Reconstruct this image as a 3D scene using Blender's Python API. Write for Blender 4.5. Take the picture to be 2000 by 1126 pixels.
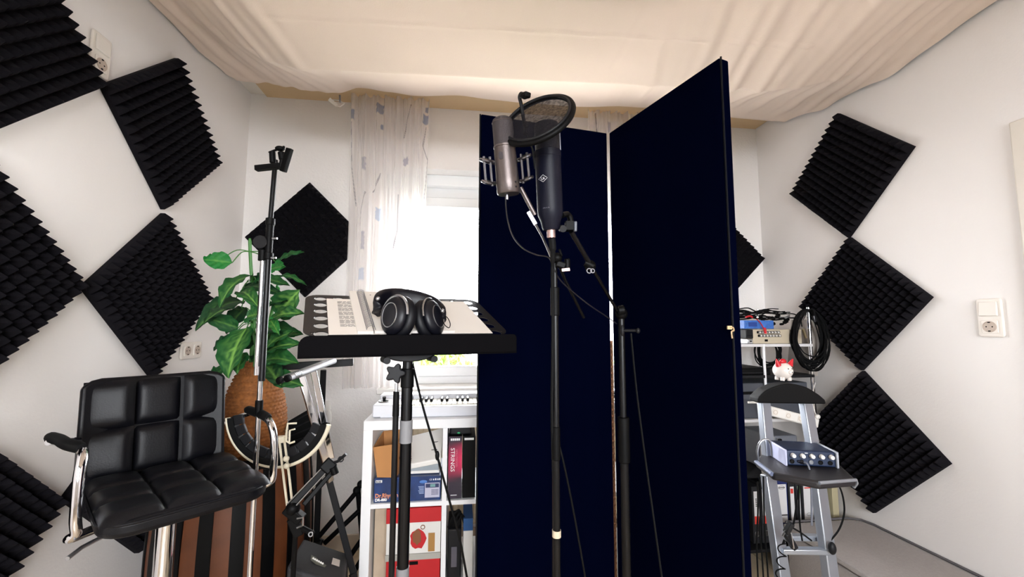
import bpy, bmesh, math, random
from mathutils import Vector, Matrix, Euler, noise
random.seed(7)
PI = math.pi
for o in list(bpy.data.objects): bpy.data.objects.remove(o)
SC = bpy.context.scene
COL = SC.collection

# ------------------------------------------------------------------ camera
cam_d = bpy.data.cameras.new('camera'); cam = bpy.data.objects.new('camera', cam_d); COL.objects.link(cam)
yaw, pitch, roll = 0.1227278, 0.08724887, 0.0022258819
F = Vector((math.sin(yaw), math.cos(yaw), 0)); Rr = Vector((math.cos(yaw), -math.sin(yaw), 0)); U = Vector((0, 0, 1))
F2 = F*math.cos(pitch) + U*math.sin(pitch); U2 = U*math.cos(pitch) - F*math.sin(pitch)
R3 = Rr*math.cos(roll) + U2*math.sin(roll); U3 = U2*math.cos(roll) - Rr*math.sin(roll)
mw = Matrix((R3, U3, -F2)).transposed().to_4x4(); mw.translation = (0, 0, 1.31)
cam.matrix_world = mw
cam_d.sensor_width = 36; cam_d.lens = 798.307/2000*36; cam_d.clip_start = 0.02
SC.camera = cam

# ------------------------------------------------------------------ world, daylight, exposure
world = bpy.data.worlds.new('sky'); SC.world = world; world.use_nodes = True
wn = world.node_tree; wn.nodes['Background'].inputs[0].default_value = (0.93, 0.96, 1.0, 1)
wn.nodes['Background'].inputs[1].default_value = 22.0
sun_d = bpy.data.lights.new('sun', 'SUN'); sun_d.energy = 5.0; sun_d.angle = 0.01; sun_d.color = (1, .95, .88)
sun = bpy.data.objects.new('sun', sun_d); COL.objects.link(sun)
sun.rotation_euler = Vector((-1.08, -.91, -1.73)).to_track_quat('-Z', 'Y').to_euler()
sun.location = (3, 5, 6)
def portal(name, loc, rot, sx, sy):
    l = bpy.data.lights.new(name, 'AREA'); l.shape = 'RECTANGLE'; l.size = sx; l.size_y = sy; l.energy = 1
    l.cycles.is_portal = True
    o = bpy.data.objects.new(name, l); COL.objects.link(o); o.location = loc; o.rotation_euler = rot
portal('front_window_portal', (.4, 2.84, 1.66), (-PI/2, 0, 0), 1.8, 1.35)
portal('added_fill_portal', (.4, -2.45, 1.65), (PI/2, 0, 0), 2.4, 1.5)  # daylight fill from behind the camera, through an added unseen window
vs = SC.view_settings
SC.display_settings.display_device = 'sRGB'
vs.view_transform = 'Standard'; vs.look = 'None'; vs.gamma = 1; vs.use_curve_mapping = False
vs.exposure = 0.25

# ------------------------------------------------------------------ materials
def lin(h):
    if isinstance(h, str):
        h = h.lstrip('#'); h = tuple(int(h[i:i+2], 16)/255 for i in (0, 2, 4))
    return tuple(c/12.92 if c <= .04045 else ((c+.055)/1.055)**2.4 for c in h)
MATS = {}
def mat(name, color, rough=.5, metal=0., bump=0., bscale=200., var=0., vscale=8., spec=.5, coat=0., attr=None, emit=None, sheen=0, bdist=.002):
    if name in MATS: return MATS[name]
    m = bpy.data.materials.new(name); m.use_nodes = True; nt = m.node_tree; b = nt.nodes['Principled BSDF']
    c = (*lin(color), 1)
    b.inputs['Base Color'].default_value = c; b.inputs['Roughness'].default_value = rough
    b.inputs['Metallic'].default_value = metal; b.inputs['Specular IOR Level'].default_value = spec
    b.inputs['Coat Weight'].default_value = coat
    if sheen: b.inputs['Sheen Weight'].default_value = sheen
    tc = nt.nodes.new('ShaderNodeTexCoord')
    if attr:
        a = nt.nodes.new('ShaderNodeVertexColor'); a.layer_name = attr
        nt.links.new(a.outputs[0], b.inputs['Base Color'])
    elif var > 0:
        n = nt.nodes.new('ShaderNodeTexNoise'); n.inputs['Scale'].default_value = vscale; n.inputs['Detail'].default_value = 5
        nt.links.new(tc.outputs['Object'], n.inputs['Vector'])
        mx = nt.nodes.new('ShaderNodeMix'); mx.data_type = 'RGBA'
        mx.inputs[6].default_value = tuple(max(0, x*(1-var)) for x in c[:3])+(1,)
        mx.inputs[7].default_value = tuple(min(1, x*(1+var)) for x in c[:3])+(1,)
        nt.links.new(n.outputs[0], mx.inputs[0]); nt.links.new(mx.outputs[2], b.inputs['Base Color'])
    if bump > 0:
        n2 = nt.nodes.new('ShaderNodeTexNoise'); n2.inputs['Scale'].default_value = bscale; n2.inputs['Detail'].default_value = 3
        nt.links.new(tc.outputs['Object'], n2.inputs['Vector'])
        bp = nt.nodes.new('ShaderNodeBump'); bp.inputs['Strength'].default_value = bump; bp.inputs['Distance'].default_value = bdist
        nt.links.new(n2.outputs[0], bp.inputs['Height']); nt.links.new(bp.outputs[0], b.inputs['Normal'])
    MATS[name] = m
    return m
M_wall = mat('white woodchip wallpaper', '#f1edea', .85, bump=.5, bscale=90, bdist=.004, var=.015, vscale=2)
M_wall2 = mat('white painted wallpaper', '#f1edea', .85, bump=.14, bscale=110, bdist=.003, var=.012, vscale=2)
M_ceil = mat('ceiling paint', '#e9e2d8', .9)
M_trim = mat('white trim', '#efece6', .45)
M_tan = mat('tan timber strip', '#d2b48c', .6, var=.08, vscale=3)
M_tile = mat('beige floor tile', '#cbb89c', .35, var=.1, vscale=6)
M_grout = mat('grout', '#8d7c68', .9)
M_foam = mat('black acoustic foam', '#131116', .95, bump=.6, bscale=500, var=.4, vscale=60, spec=.15)
M_black = mat('matt black plastic', '#050506', .5, spec=.14)
M_rubber = mat('black rubber', '#070708', .7, spec=.2)
M_bmetal = mat('black painted metal', '#060608', .35, spec=.3)
M_chrome = mat('chrome', '#e8e8ec', .07, 1.)
M_steel = mat('brushed steel', '#b9bbc0', .3, 1.)
M_alu = mat('aluminium', '#b4bac4', .38, .75, bump=.1, bscale=60)
M_white = mat('white laminate', '#f0f0f2', .35)
M_wplast = mat('white plastic', '#ece9e4', .3)
M_panel = mat('black screen cloth', '#020415', .95, spec=.0, sheen=.0, bump=.2, bscale=600)  # navy tint in the black cloth stands in for blue window flare
M_panel_e = mat('screen edge', '#08090e', .7, spec=.2)
M_leather = mat('black faux leather', '#0b0b10', .42, bump=.35, bscale=260, spec=.26, bdist=.001)
M_paper = mat('white paper', '#e9e2da', .8)
M_ink = mat('printed ink', '#3a3636', .8)
M_grey = mat('grey tape', '#7d7d80', .5, bump=.2, bscale=120)
M_card = mat('brown cardboard', '#b98350', .85, var=.08, vscale=12)
M_red = mat('red card', '#b8141c', .6, var=.1, vscale=10)
M_dgrey = mat('dark grey plastic', '#161619', .5, spec=.25)
M_nylon = mat('black speckled case vinyl', '#232427', .7, bump=.5, bscale=300, var=.3, vscale=150)
M_grass = mat('grey garden paving', '#a39e98', .9, var=.15, vscale=3)

# ------------------------------------------------------------------ builders
WM = {}
def V(*a): return Vector(a[0] if len(a) == 1 else a)
def basis(z, x=None):
    z = V(z).normalized()
    if x is None: x = Vector((1, 0, 0)) if abs(z.x) < .9 else Vector((0, 1, 0))
    x = V(x); x = (x - z*x.dot(z)).normalized(); y = z.cross(x)
    return Matrix((x, y, z)).transposed()
def frame(o, x, y):
    x = V(x).normalized(); y = V(y); y = (y - x*y.dot(x)).normalized(); z = x.cross(y)
    m = Matrix((x, y, z)).transposed().to_4x4(); m.translation = V(o); return m
class MB:
    def __init__(s): s.v = []; s.f = []; s.mi = []; s.cur = 0; s.T = None
    def add(s, vs, fs):
        n = len(s.v)
        s.v += [tuple(s.T @ V(p)) if s.T is not None else tuple(p) for p in vs]
        s.f += [tuple(i+n for i in f) for f in fs]; s.mi += [s.cur]*len(fs)
        return s
    def box(s, c, d, m=None):
        c = V(c); h = V(d)/2
        vs = []
        for z in (-1, 1):
            for y in (-1, 1):
                for x in (-1, 1):
                    p = Vector((x*h.x, y*h.y, z*h.z))
                    if m is not None: p = m @ p
                    vs.append(c+p)
        return s.add(vs, [(0, 2, 3, 1), (4, 5, 7, 6), (0, 1, 5, 4), (2, 6, 7, 3), (0, 4, 6, 2), (1, 3, 7, 5)])
    def bx(s, x0, x1, y0, y1, z0, z1):
        s.nb = getattr(s, 'nb', -1)+1; e = (s.nb % 6)*8e-5
        x0, x1 = min(x0, x1)-e, max(x0, x1)+e; y0, y1 = min(y0, y1)-e, max(y0, y1)+e; z0, z1 = min(z0, z1)-e, max(z0, z1)+e
        return s.box(((x0+x1)/2, (y0+y1)/2, (z0+z1)/2), (abs(x1-x0), abs(y1-y0), abs(z1-z0)))
    def beam(s, a, b, w, h, up=(0, 0, 1)):
        a, b = V(a), V(b); d = b-a; z = d.normalized(); x = V(up).cross(z)
        if x.length < 1e-4: x = Vector((1, 0, 0))
        x.normalize(); y = z.cross(x)
        return s.box((a+b)/2, (w, h, d.length), Matrix((x, y, z)).transposed())
    def cyl(s, a, b, r0, r1=None, n=16, caps=True):
        a, b = V(a), V(b); r1 = r0 if r1 is None else r1; B = basis(b-a); vs = []
        for k in range(n):
            t = 2*PI*k/n; d = B @ Vector((math.cos(t), math.sin(t), 0)); vs += [a+d*r0, b+d*r1]
        fs = [(2*k, 2*((k+1) % n), 2*((k+1) % n)+1, 2*k+1) for k in range(n)]
        if caps: fs += [tuple(2*k for k in reversed(range(n))), tuple(2*k+1 for k in range(n))]
        return s.add(vs, fs)
    def tube(s, pts, r, n=8, closed=False, flat=1.):
        pts = [V(p) for p in pts]; N = len(pts); rr = r if isinstance(r, (list, tuple)) else [r]*N
        tan = []
        for i in range(N):
            a = pts[(i-1) % N] if closed or i > 0 else pts[i]; b = pts[(i+1) % N] if closed or i < N-1 else pts[i]
            tan.append((b-a).normalized())
        B = basis(tan[0]); x = B.col[0].copy(); vs = []
        for i in range(N):
            t = tan[i]; x = (x - t*x.dot(t)); x = x.normalized() if x.length > 1e-6 else basis(t).col[0].copy(); y = t.cross(x)
            for k in range(n):
                a = 2*PI*k/n; vs.append(pts[i] + (x*math.cos(a) + y*math.sin(a)*flat)*rr[i])
        fs = []
        for i in range(N if closed else N-1):
            j = (i+1) % N
            for k in range(n): fs.append((i*n+k, i*n+(k+1) % n, j*n+(k+1) % n, j*n+k))
        if not closed: fs += [tuple(reversed(range(n))), tuple((N-1)*n+k for k in range(n))]
        return s.add(vs, fs)
    def lathe(s, prof, o=(0, 0, 0), axis=(0, 0, 1), n=24, caps=True, wob=None):
        o = V(o); B = basis(axis); vs = []
        for r, z in prof:
            for k in range(n):
                t = 2*PI*k/n; q = r if wob is None else r+wob(t, z); vs.append(o + B @ Vector((q*math.cos(t), q*math.sin(t), z)))
        fs = [(i*n+k, i*n+(k+1) % n, (i+1)*n+(k+1) % n, (i+1)*n+k) for i in range(len(prof)-1) for k in range(n)]
        if caps: fs += [tuple(reversed(range(n))), tuple((len(prof)-1)*n+k for k in range(n))]
        return s.add(vs, fs)
    def ball(s, c, r, m=None, n=16, h=10):
        r = V(r) if not isinstance(r, (int, float)) else Vector((r, r, r)); vs = []; c = V(c)
        for i in range(1, h):
            ph = PI*i/h
            for k in range(n):
                t = 2*PI*k/n; p = Vector((r.x*math.sin(ph)*math.cos(t), r.y*math.sin(ph)*math.sin(t), r.z*math.cos(ph)))
                vs.append(c + (m @ p if m is not None else p))
        for q in (1, -1):
            p = Vector((0, 0, q*r.z)); vs.append(c + (m @ p if m is not None else p))
        a, b = len(vs)-2, len(vs)-1
        fs = [(i*n+k, (i+1)*n+k, (i+1)*n+(k+1) % n, i*n+(k+1) % n) for i in range(h-2) for k in range(n)]
        fs += [(a, k, (k+1) % n) for k in range(n)] + [(b, (h-2)*n+(k+1) % n, (h-2)*n+k) for k in range(n)]
        return s.add(vs, fs)
    def torus(s, c, nrm, R, r, n=40, k=10, x=None, sx=1., flat=1.):
        B = basis(nrm, x); c = V(c)
        return s.tube([c + B @ Vector((R*sx*math.cos(2*PI*i/n), R*math.sin(2*PI*i/n), 0)) for i in range(n)], r, k, closed=True, flat=flat)
    def prism(s, poly, m, h):
        n = len(poly); vs = [m @ Vector((x, y, 0)) for x, y in poly] + [m @ Vector((x, y, h)) for x, y in poly]
        fs = [tuple(reversed(range(n))), tuple(range(n, 2*n))] + [(k, (k+1) % n, n+(k+1) % n, n+k) for k in range(n)]
        return s.add(vs, fs)
    def build(s, name, mats, parent=None, bevel=0, smooth=.6, subsurf=0, seg=2, solid=0, cols=None):
        me = bpy.data.meshes.new(name)
        xs = list(zip(*s.v)); lo = Vector([min(a) for a in xs]); hi = Vector([max(a) for a in xs])
        c = (lo+hi)/2
        if parent is None: c.z = lo.z
        me.from_pydata([tuple(V(p)-c) for p in s.v], [], s.f)
        if not isinstance(mats, (list, tuple)): mats = [mats]
        for m in mats: me.materials.append(m)
        if len(mats) > 1: me.polygons.foreach_set('material_index', s.mi)
        bm = bmesh.new(); bm.from_mesh(me); bmesh.ops.recalc_face_normals(bm, faces=bm.faces) if s.recalc else None
        bm.to_mesh(me); bm.free()
        if cols is not None:
            ca = me.color_attributes.new('Col', 'FLOAT_COLOR', 'POINT')
            ca.data.foreach_set('color', [x for q in cols for x in (*q, 1)])
        if smooth:
            me.polygons.foreach_set('use_smooth', [True]*len(me.polygons)); me.set_sharp_from_angle(angle=smooth)
        o = bpy.data.objects.new(name, me); COL.objects.link(o); o.location = c
        if parent is not None:
            o.parent = parent; o.matrix_parent_inverse = WM[parent.name].inverted()
        WM[o.name] = Matrix.Translation(c)
        if solid:
            q = o.modifiers.new('solid', 'SOLIDIFY'); q.thickness = solid; q.offset = 0
        if bevel:
            q = o.modifiers.new('bevel', 'BEVEL'); q.width = bevel; q.segments = seg; q.limit_method = 'ANGLE'; q.angle_limit = .6; q.use_clamp_overlap = True
        if subsurf:
            q = o.modifiers.new('sub', 'SUBSURF'); q.levels = subsurf; q.render_levels = subsurf
        return o
MB.recalc = True
def tag(o, label=None, cat=None, group=None, kind=None):
    if label: o['label'] = label
    if cat: o['category'] = cat
    if group: o['group'] = group
    if kind: o['kind'] = kind
    return o
def thing(name, label, cat, loc, group=None, rot=0):
    o = bpy.data.objects.new(name, None); COL.objects.link(o); o.location = loc; o.rotation_euler = (0, 0, rot)
    o.empty_display_size = .05
    WM[o.name] = Matrix.Translation(V(loc)) @ Matrix.Rotation(rot, 4, 'Z')
    return tag(o, label, cat, group)
def struct(o): return tag(o, kind='structure')
def copy_part(src, parent, loc, name=None):
    c = src.copy(); COL.objects.link(c); c.parent = parent; c.matrix_parent_inverse = WM[parent.name].inverted(); c.location = loc
    WM[c.name] = Matrix.Translation(V(loc)); return c
def textmesh(s, name, M, size, m, parent, ext=.0004, align='LEFT', sx=1., bold=0.):
    cu = bpy.data.curves.new('t', 'FONT'); cu.body = s; cu.size = size; cu.extrude = ext; cu.align_x = align; cu.resolution_u = 3; cu.offset = bold
    o = bpy.data.objects.new('t', cu); COL.objects.link(o)
    bpy.context.view_layer.update()
    me = bpy.data.meshes.new_from_object(o); bpy.data.objects.remove(o)
    mb = MB(); mb.T = M
    mb.add([(v.co.x*sx, v.co.y, v.co.z) for v in me.vertices], [tuple(p.vertices) for p in me.polygons])
    bpy.data.meshes.remove(me)
    return mb.build(name, m, parent, smooth=0)
def spline(pts, n=8):
    pts = [V(p) for p in pts]; out = []
    P = [pts[0]*2-pts[1]] + pts + [pts[-1]*2-pts[-2]]
    for i in range(1, len(P)-2):
        a, b, c, d = P[i-1:i+3]
        for k in range(n):
            t = k/n
            out.append(.5*((2*b) + (c-a)*t + (2*a-5*b+4*c-d)*t*t + (3*b-a-3*c+d)*t**3))
    out.append(pts[-1]); return out
def rrect(w, h, r, n=5):
    out = []
    for cx, cy, a0 in ((w/2-r, h/2-r, 0), (-w/2+r, h/2-r, PI/2), (-w/2+r, -h/2+r, PI), (w/2-r, -h/2+r, 1.5*PI)):
        for k in range(n+1):
            a = a0+PI/2*k/n; out.append((cx+r*math.cos(a), cy+r*math.sin(a)))
    return out

# ------------------------------------------------------------------ the room
XL, XR, YB, YR, ZC = -1.313, 2.09, 2.6, -2.3, 2.73
m = MB(); m.bx(XL-.1, XR+.1, YR-.1, YB+.1, -.12, -.012); fl = struct(m.build('floor', M_grout))
TS = .35
ft = MB(); ft.box((0, 0, -.006), (TS-.006, TS-.006, .012)); ft0 = None
for i in range(11):
    for j in range(15):
        x = XL+.02+TS*i; y = YB-.05-TS*(j+.5)+.1
        if x > XR or y < YR: continue
        x0, x1 = max(x-TS/2+.003, XL+.001), min(x+TS/2-.003, XR-.001)
        if x1-x0 < .05: continue
        if abs((x1-x0)-(TS-.006)) < 1e-4:
            if ft0 is None:
                ft0 = MB().box((x, y, -.006), (TS-.006, TS-.006, .012)).build('floor_tile', M_tile, fl, bevel=.0015, seg=1)
            else: copy_part(ft0, fl, (x, y, -.006))
        else: MB().bx(x0, x1, y-TS/2+.003, y+TS/2-.003, -.012, 0).build('floor_tile', M_tile, fl)
struct(MB().bx(XL-.1, XR+.1, YR-.1, YB+.3, ZC, ZC+.1).build('ceiling', M_ceil))
struct(MB().bx(XL-.12, XL, YR-.1, YB+.3, 0, ZC).build('wall_left', M_wall2))
w = MB(); w.bx(XR, XR+.12, 1.236, YB+.3, 0, ZC); w.bx(XR, XR+.12, YR-.1, .36, 0, ZC); w.bx(XR, XR+.12, .36, 1.236, 2.08, ZC)
struct(w.build('wall_right', M_wall2))
WX0, WX1, WZ0, WZ1 = -.5, 1.3, .92, 2.306
w = MB(); w.bx(XL, WX0, YB, YB+.3, 0, ZC); w.bx(WX1, XR, YB, YB+.3, 0, ZC); w.bx(WX0, WX1, YB, YB+.3, WZ1, ZC); w.bx(WX0, WX1, YB, YB+.3, 0, WZ0)
struct(w.build('wall_back', M_wall))
w = MB(); w.bx(XL, -.8, YR-.2, YR, 0, ZC); w.bx(1.6, XR, YR-.2, YR, 0, ZC); w.bx(-.8, 1.6, YR-.2, YR, 2.4, ZC); w.bx(-.8, 1.6, YR-.2, YR, 0, .9)  # opening in the unseen wall sized for fill light
struct(w.build('wall_rear', M_wall))
struct(MB().bx(XL, XR, YB-.012, YB, 0, .09).build('baseboard_back', mat('beige baseboard', '#cdbfae', .5), bevel=.003))
struct(MB().bx(XL, XL+.012, YR, YB-.012, 0, .09).build('baseboard_left', MATS['beige baseboard'], bevel=.003))
struct(MB().bx(-1.218, 2.086, 2.33, YB, ZC-.016, ZC).build('trim_1', M_tan, bevel=.002))
# front window
M_frame = mat('white window frame', '#f1f2f2', .3)
M_glass = bpy.data.materials.new('window glass'); M_glass.use_nodes = True
nt = M_glass.node_tree; nt.nodes.clear(); out = nt.nodes.new('ShaderNodeOutputMaterial')
tr = nt.nodes.new('ShaderNodeBsdfTransparent'); gl = nt.nodes.new('ShaderNodeBsdfGlossy'); gl.inputs['Roughness'].default_value = .02
fr = nt.nodes.new('ShaderNodeFresnel'); fr.inputs[0].default_value = 1.3; mx = nt.nodes.new('ShaderNodeMixShader')
nt.links.new(fr.outputs[0], mx.inputs[0]); nt.links.new(tr.outputs[0], mx.inputs[1]); nt.links.new(gl.outputs[0], mx.inputs[2]); nt.links.new(mx.outputs[0], out.inputs[0])
def window(name, x0, x1, z0, z1, y, head, sashes, sgn=1):
    t = thing(name, None, None, ((x0+x1)/2, y, z0)); tag(t, kind='structure')
    f = MB(); f.bx(x0, x1, y-.03, y+.04, z1-head, z1); f.bx(x0, x1, y-.03, y+.04, z0, z0+.05); f.bx(x0, x0+.05, y-.03, y+.04, z0, z1); f.bx(x1-.05, x1, y-.03, y+.04, z0, z1)
    f.build('window_frame', M_frame, t, bevel=.005)
    wd = (x1-x0-.1)/sashes
    for i in range(sashes):
        a, b = x0+.05+wd*i, x0+.05+wd*(i+1); c, d = z0+.05, z1-head
        s = MB(); k = .065
        s.bx(a, b, y-.045*sgn, y+.01, d-k, d); s.bx(a, b, y-.045*sgn, y+.01, c, c+k); s.bx(a, a+k, y-.045*sgn, y+.01, c, d); s.bx(b-k, b, y-.045*sgn, y+.01, c, d)
        so = s.build('sash', M_frame, t, bevel=.006)
        MB().bx(a+k-.005, b-k+.005, y-.012, y-.006, c+k-.005, d-k+.005).build('pane', M_glass, so, smooth=0)
        MB().beam((b-.03, y-.07*sgn, (c+d)/2-.06), (b-.03, y-.07*sgn, (c+d)/2+.06), .02, .012).build('window_handle', M_wplast, so, bevel=.003)
    return t
window('window_1', WX0, WX1, WZ0, WZ1, 2.79, .14, 2)
window('added_fill_window', -.8, 1.6, .9, 2.4, YR-.1, .06, 3, -1)  # unseen rear window, added to brighten the walls
struct(MB().bx(WX0, WX1, YB-.03, 2.76, WZ0-.03, WZ0).build('trim_2', M_trim, bevel=.004))
# roller shutter box lip above the sash
struct(MB().bx(WX0, WX1, 2.70, 2.76, WZ1-.075, WZ1).build('trim_3', M_frame, bevel=.006))
# door at the right edge
dr = thing('door_1', None, None, (XR, .8, 0)); tag(dr, kind='structure')
d = MB(); d.bx(XR-.02, XR+.13, 1.2, 1.262, 0, 2.083); d.bx(XR-.02, XR+.13, .33, .39, 0, 2.083); d.bx(XR-.02, XR+.13, .39, 1.2, 2.03, 2.083)
d.build('door_frame', mat('cream door frame', '#e4ddd2', .4), dr, bevel=.006)
MB().bx(XR+.05, XR+.09, .39, 1.2, .01, 2.03).build('door_leaf', mat('reddish brown door', '#6a3f33', .4, var=.15, vscale=5), dr)
MB().tube([(XR+.05, 1.1, 1.05), (XR-.02, 1.1, 1.05), (XR-.02, .99, 1.05)], .01).build('door_handle', M_steel, dr)

# garden outside, seen only below the music desk and through the slit of the screen
struct(MB().bx(-40, 40, 2.95, 40, -2.9, -2.8).build('garden_ground', M_grass))  # ground toned pale and neutral to bounce light onto the ceiling cloth
struct(MB().bx(-40, 40, -40, 2.95, -2.9, -2.81).build('garden_ground', mat('dark bounce-cutting ground', '#33372c', .95, var=.2, vscale=2)))  # unseen dark ground, added to cut light bounced up through the rear opening
fn = thing('garden_fence', 'pale picket fence out in the garden beyond the window', 'fence', (0, 9, -2.8))
for k in range(40): MB().bx(-4+k*.2, -3.9+k*.2, 9, 9.03, -2.8, .32).build('picket', M_frame, fn)
for z in (-1.2, .1): MB().bx(-4, 4, 9.03, 9.07, z, z+.08).build('rail', M_frame, fn)
def bush(c, rx, rz, n, label, seed):
    r = random.Random(seed); t = thing('garden_bush', label, 'bush', (c[0], c[1], -2.8))
    MB().cyl((c[0], c[1], -2.8), (c[0], c[1], c[2]), .08, .04).build('stem', mat('bark', '#6b5643', .9), t)
    mb = MB()
    for i in range(n):
        a = r.uniform(0, 2*PI); ph = math.acos(r.uniform(-1, 1)); k = r.uniform(.4, 1)**.5
        p = V(c)+Vector((rx*k*math.sin(ph)*math.cos(a), rx*k*math.sin(ph)*math.sin(a), rz*k*math.cos(ph)))
        B = Euler((r.uniform(0, 6), r.uniform(0, 6), r.uniform(0, 6))).to_matrix(); s = r.uniform(.05, .11)
        mb.add([p+B @ Vector(q) for q in ((-s, 0, 0), (0, -s*.4, 0), (s, 0, 0), (0, s*.4, .02))], [(0, 1, 2, 3)])
    tag(mb.build('foliage', mat('garden leaves', '#8fae4e', .7, var=.4, vscale=4), t, smooth=0), kind='stuff')
bush((-.35, 7.2, .2), .7, .75, 2500, 'leafy yellow green bush beyond the lower window pane', 1)
bush((2.6, 8, -.1), .9, 1.0, 1500, 'leafy bush in the garden behind the folding screen', 2)

# ------------------------------------------------------------------ cloth canopy under the ceiling
def interp(x, tab):
    if x <= tab[0][0]: return tab[0][1]
    for (a, p), (b, q) in zip(tab, tab[1:]):
        if x <= b:
            t = (x-a)/(b-a); t = t*t*(3-2*t); return p+(q-p)*t
    return tab[-1][1]
hem = [(p[0], p[2]) for p in [(-1.134, 2.42, 2.693), (-1.029, 2.42, 2.667), (-0.915, 2.42, 2.66), (-0.743, 2.42, 2.669), (-0.613, 2.42, 2.714), (-0.449, 2.42, 2.698), (-0.298, 2.42, 2.686), (-0.021, 2.42, 2.707), (0.168, 2.42, 2.694), (0.425, 2.42, 2.689), (0.689, 2.42, 2.687), (1.081, 2.42, 2.715), (1.309, 2.42, 2.713), (1.668, 2.42, 2.699), (1.963, 2.42, 2.69)]]
XC0, XC1, YF, ZF = -.687, 1.35, 1.75, 2.389
eL = [(-1, 2.66), (1.75, 2.64), (2.05, 2.636), (2.3, 2.67), (2.42, 2.70)]
eR = [(-1, 2.6), (1.27, 2.575), (1.7, 2.53), (1.99, 2.56), (2.3, 2.62), (2.42, 2.68)]
def canopy_z(x, y):
    yc = 1.75 - .093*(x-XC0)/(XC1-XC0)
    hz = interp(x, hem) if x > hem[0][0] else hem[0][1]
    if y > yc:
        t = min(1, (y-yc)/(2.42-yc)); zc = ZF + (hz-ZF)*(t**.92)
    else: zc = ZF + .012*math.sin(1.3*x+.4)*min(1, (yc-y))
    fold = 0
    if x < XC0+.06:
        k = min(1, (XC0+.06-x)/.3); e = interp(y, eL); q = max(0, (XC0-x)/(XC0-XL)); q = q*q*(3-2*q)
        zc = zc*(1-q)+e*q
        s = x+.06*math.sin(2*y)
        fold = k*(.011*math.sin(s*46)+.007*math.sin(s*83+1.2))*(.35+.65*min(1, max(0, 2.42-y)/.6))
    elif x > XC1-.75:
        k = min(1, (x-XC1+.75)/.6); e = interp(y, eR); q = max(0, (x-XC1)/(XR-XC1)); q = q*q*(3-2*q)
        zc = zc*(1-q)+e*q
        s = x+.33*(2.4-y)
        fold = k*(.010*math.sin(s*34)+.008*math.sin(s*61+2)+.005*math.sin(s*97))*(.5+.5*noise.noise((s*3, y*1.2, 0)))
        if y > 2.0: fold *= max(0, (2.42-y)/.42)
    fine = .0025*noise.noise((x*5, y*5, 3))
    seam = (-.004*math.exp(-((y-yc+.30)/.006)**2)-.003*math.exp(-((y-yc+.8)/.006)**2)-.003*math.exp(-((x-.62)/.006)**2)*(y < yc-.1))*(XC0 < x < XC1)
    return min(zc+fold+fine+seam, 2.71)
mb = MB(); ys = [-1.6+i*.05 for i in range(52)]+[1.0+i*.0105 for i in range(136)]; ys = [y for y in ys if y <= 2.43]
NX = 240
for y in ys:
    for i in range(NX+1):
        x = XL+.012+(XR-.02-XL-.012)*i/NX
        mb.v.append((x, y, canopy_z(x, y)))
for j in range(len(ys)-1):
    for i in range(NX):
        a = j*(NX+1)+i; mb.f.append((a, a+1, a+NX+2, a+NX+1)); mb.mi.append(0)
M_cloth = mat('cream cotton cloth', '#efdccd', .95, bump=.25, bscale=350, var=.05, vscale=1.5)
cn = mb.build('cloth_canopy', M_cloth, smooth=1.2)
tag(cn, 'cream cotton sheet draped in folds under the whole ceiling', 'cloth')

# ------------------------------------------------------------------ acoustic foam tiles
def foam(wall, cy, cz, label, rot=0, cut=None, group=None):
    # wall: L, R or B; cy along the wall, cz height
    S, N, B0, Hh = .5, 14, .018, .036
    if wall == 'L': o, t, nn = (XL+.001, cy, cz), (0, 1, 0), (1, 0, 0)
    elif wall == 'R': o, t, nn = (XR-.001, cy, cz), (0, -1, 0), (-1, 0, 0)
    else: o, t, nn = (cy, YB-.001, cz), (1, 0, 0), (0, -1, 0)
    t = V(t); up = Vector((0, 0, 1)); a = PI/4+rot
    x = t*math.cos(a)+up*math.sin(a); y = -t*math.sin(a)+up*math.cos(a); n = V(nn); o = V(o)
    r = random.Random(round(abs(cy)*1000+cz*100))
    bm = bmesh.new()
    def P(i, j, h): return o+x*(S*(i/N-.5))+y*(S*(j/N-.5))+n*h
    g = [[bm.verts.new(P(i, j, B0+r.uniform(-.001, .001))) for j in range(N+1)] for i in range(N+1)]
    b0 = [bm.verts.new(P(i, j, 0)) for i, j in ((0, 0), (N, 0), (N, N), (0, N))]
    e = [[g[i][0] for i in range(N+1)], [g[N][j] for j in range(N+1)], [g[N-i][N] for i in range(N+1)], [g[0][N-j] for j in range(N+1)]]
    for k in range(4): bm.faces.new([b0[k], b0[(k+1) % 4]]+list(reversed(e[k])))
    bm.faces.new(list(reversed(b0)))
    for i in range(N):
        for j in range(N):
            c = P(i+.5, j+.5, B0+Hh*r.uniform(.95, 1.04)); s = S/N*.045
            tp = [bm.verts.new(c-x*s-y*s), bm.verts.new(c+x*s-y*s), bm.verts.new(c+x*s+y*s), bm.verts.new(c-x*s+y*s)]
            q = [g[i][j], g[i+1][j], g[i+1][j+1], g[i][j+1]]
            bm.faces.new(tp)
            for k in range(4): bm.faces.new([q[k], q[(k+1) % 4], tp[(k+1) % 4], tp[k]])
    if cut is not None:
        res = bmesh.ops.bisect_plane(bm, geom=bm.verts[:]+bm.edges[:]+bm.faces[:], plane_co=(cut, 0, 0), plane_no=(1, 0, 0), clear_outer=True)
        ed = [g_ for g_ in res['geom_cut'] if isinstance(g_, bmesh.types.BMEdge)]
        bmesh.ops.holes_fill(bm, edges=ed, sides=0)
    bmesh.ops.recalc_face_normals(bm, faces=bm.faces)
    c = Vector(o); 
    for v in bm.verts: v.co -= c
    me = bpy.data.meshes.new('foam_tile'); bm.to_mesh(me); bm.free(); me.materials.append(M_foam)
    ob = bpy.data.objects.new('foam_tile', me); COL.objects.link(ob); ob.location = c
    return tag(ob, label, 'foam tile', group)
ZT = 1.31
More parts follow.
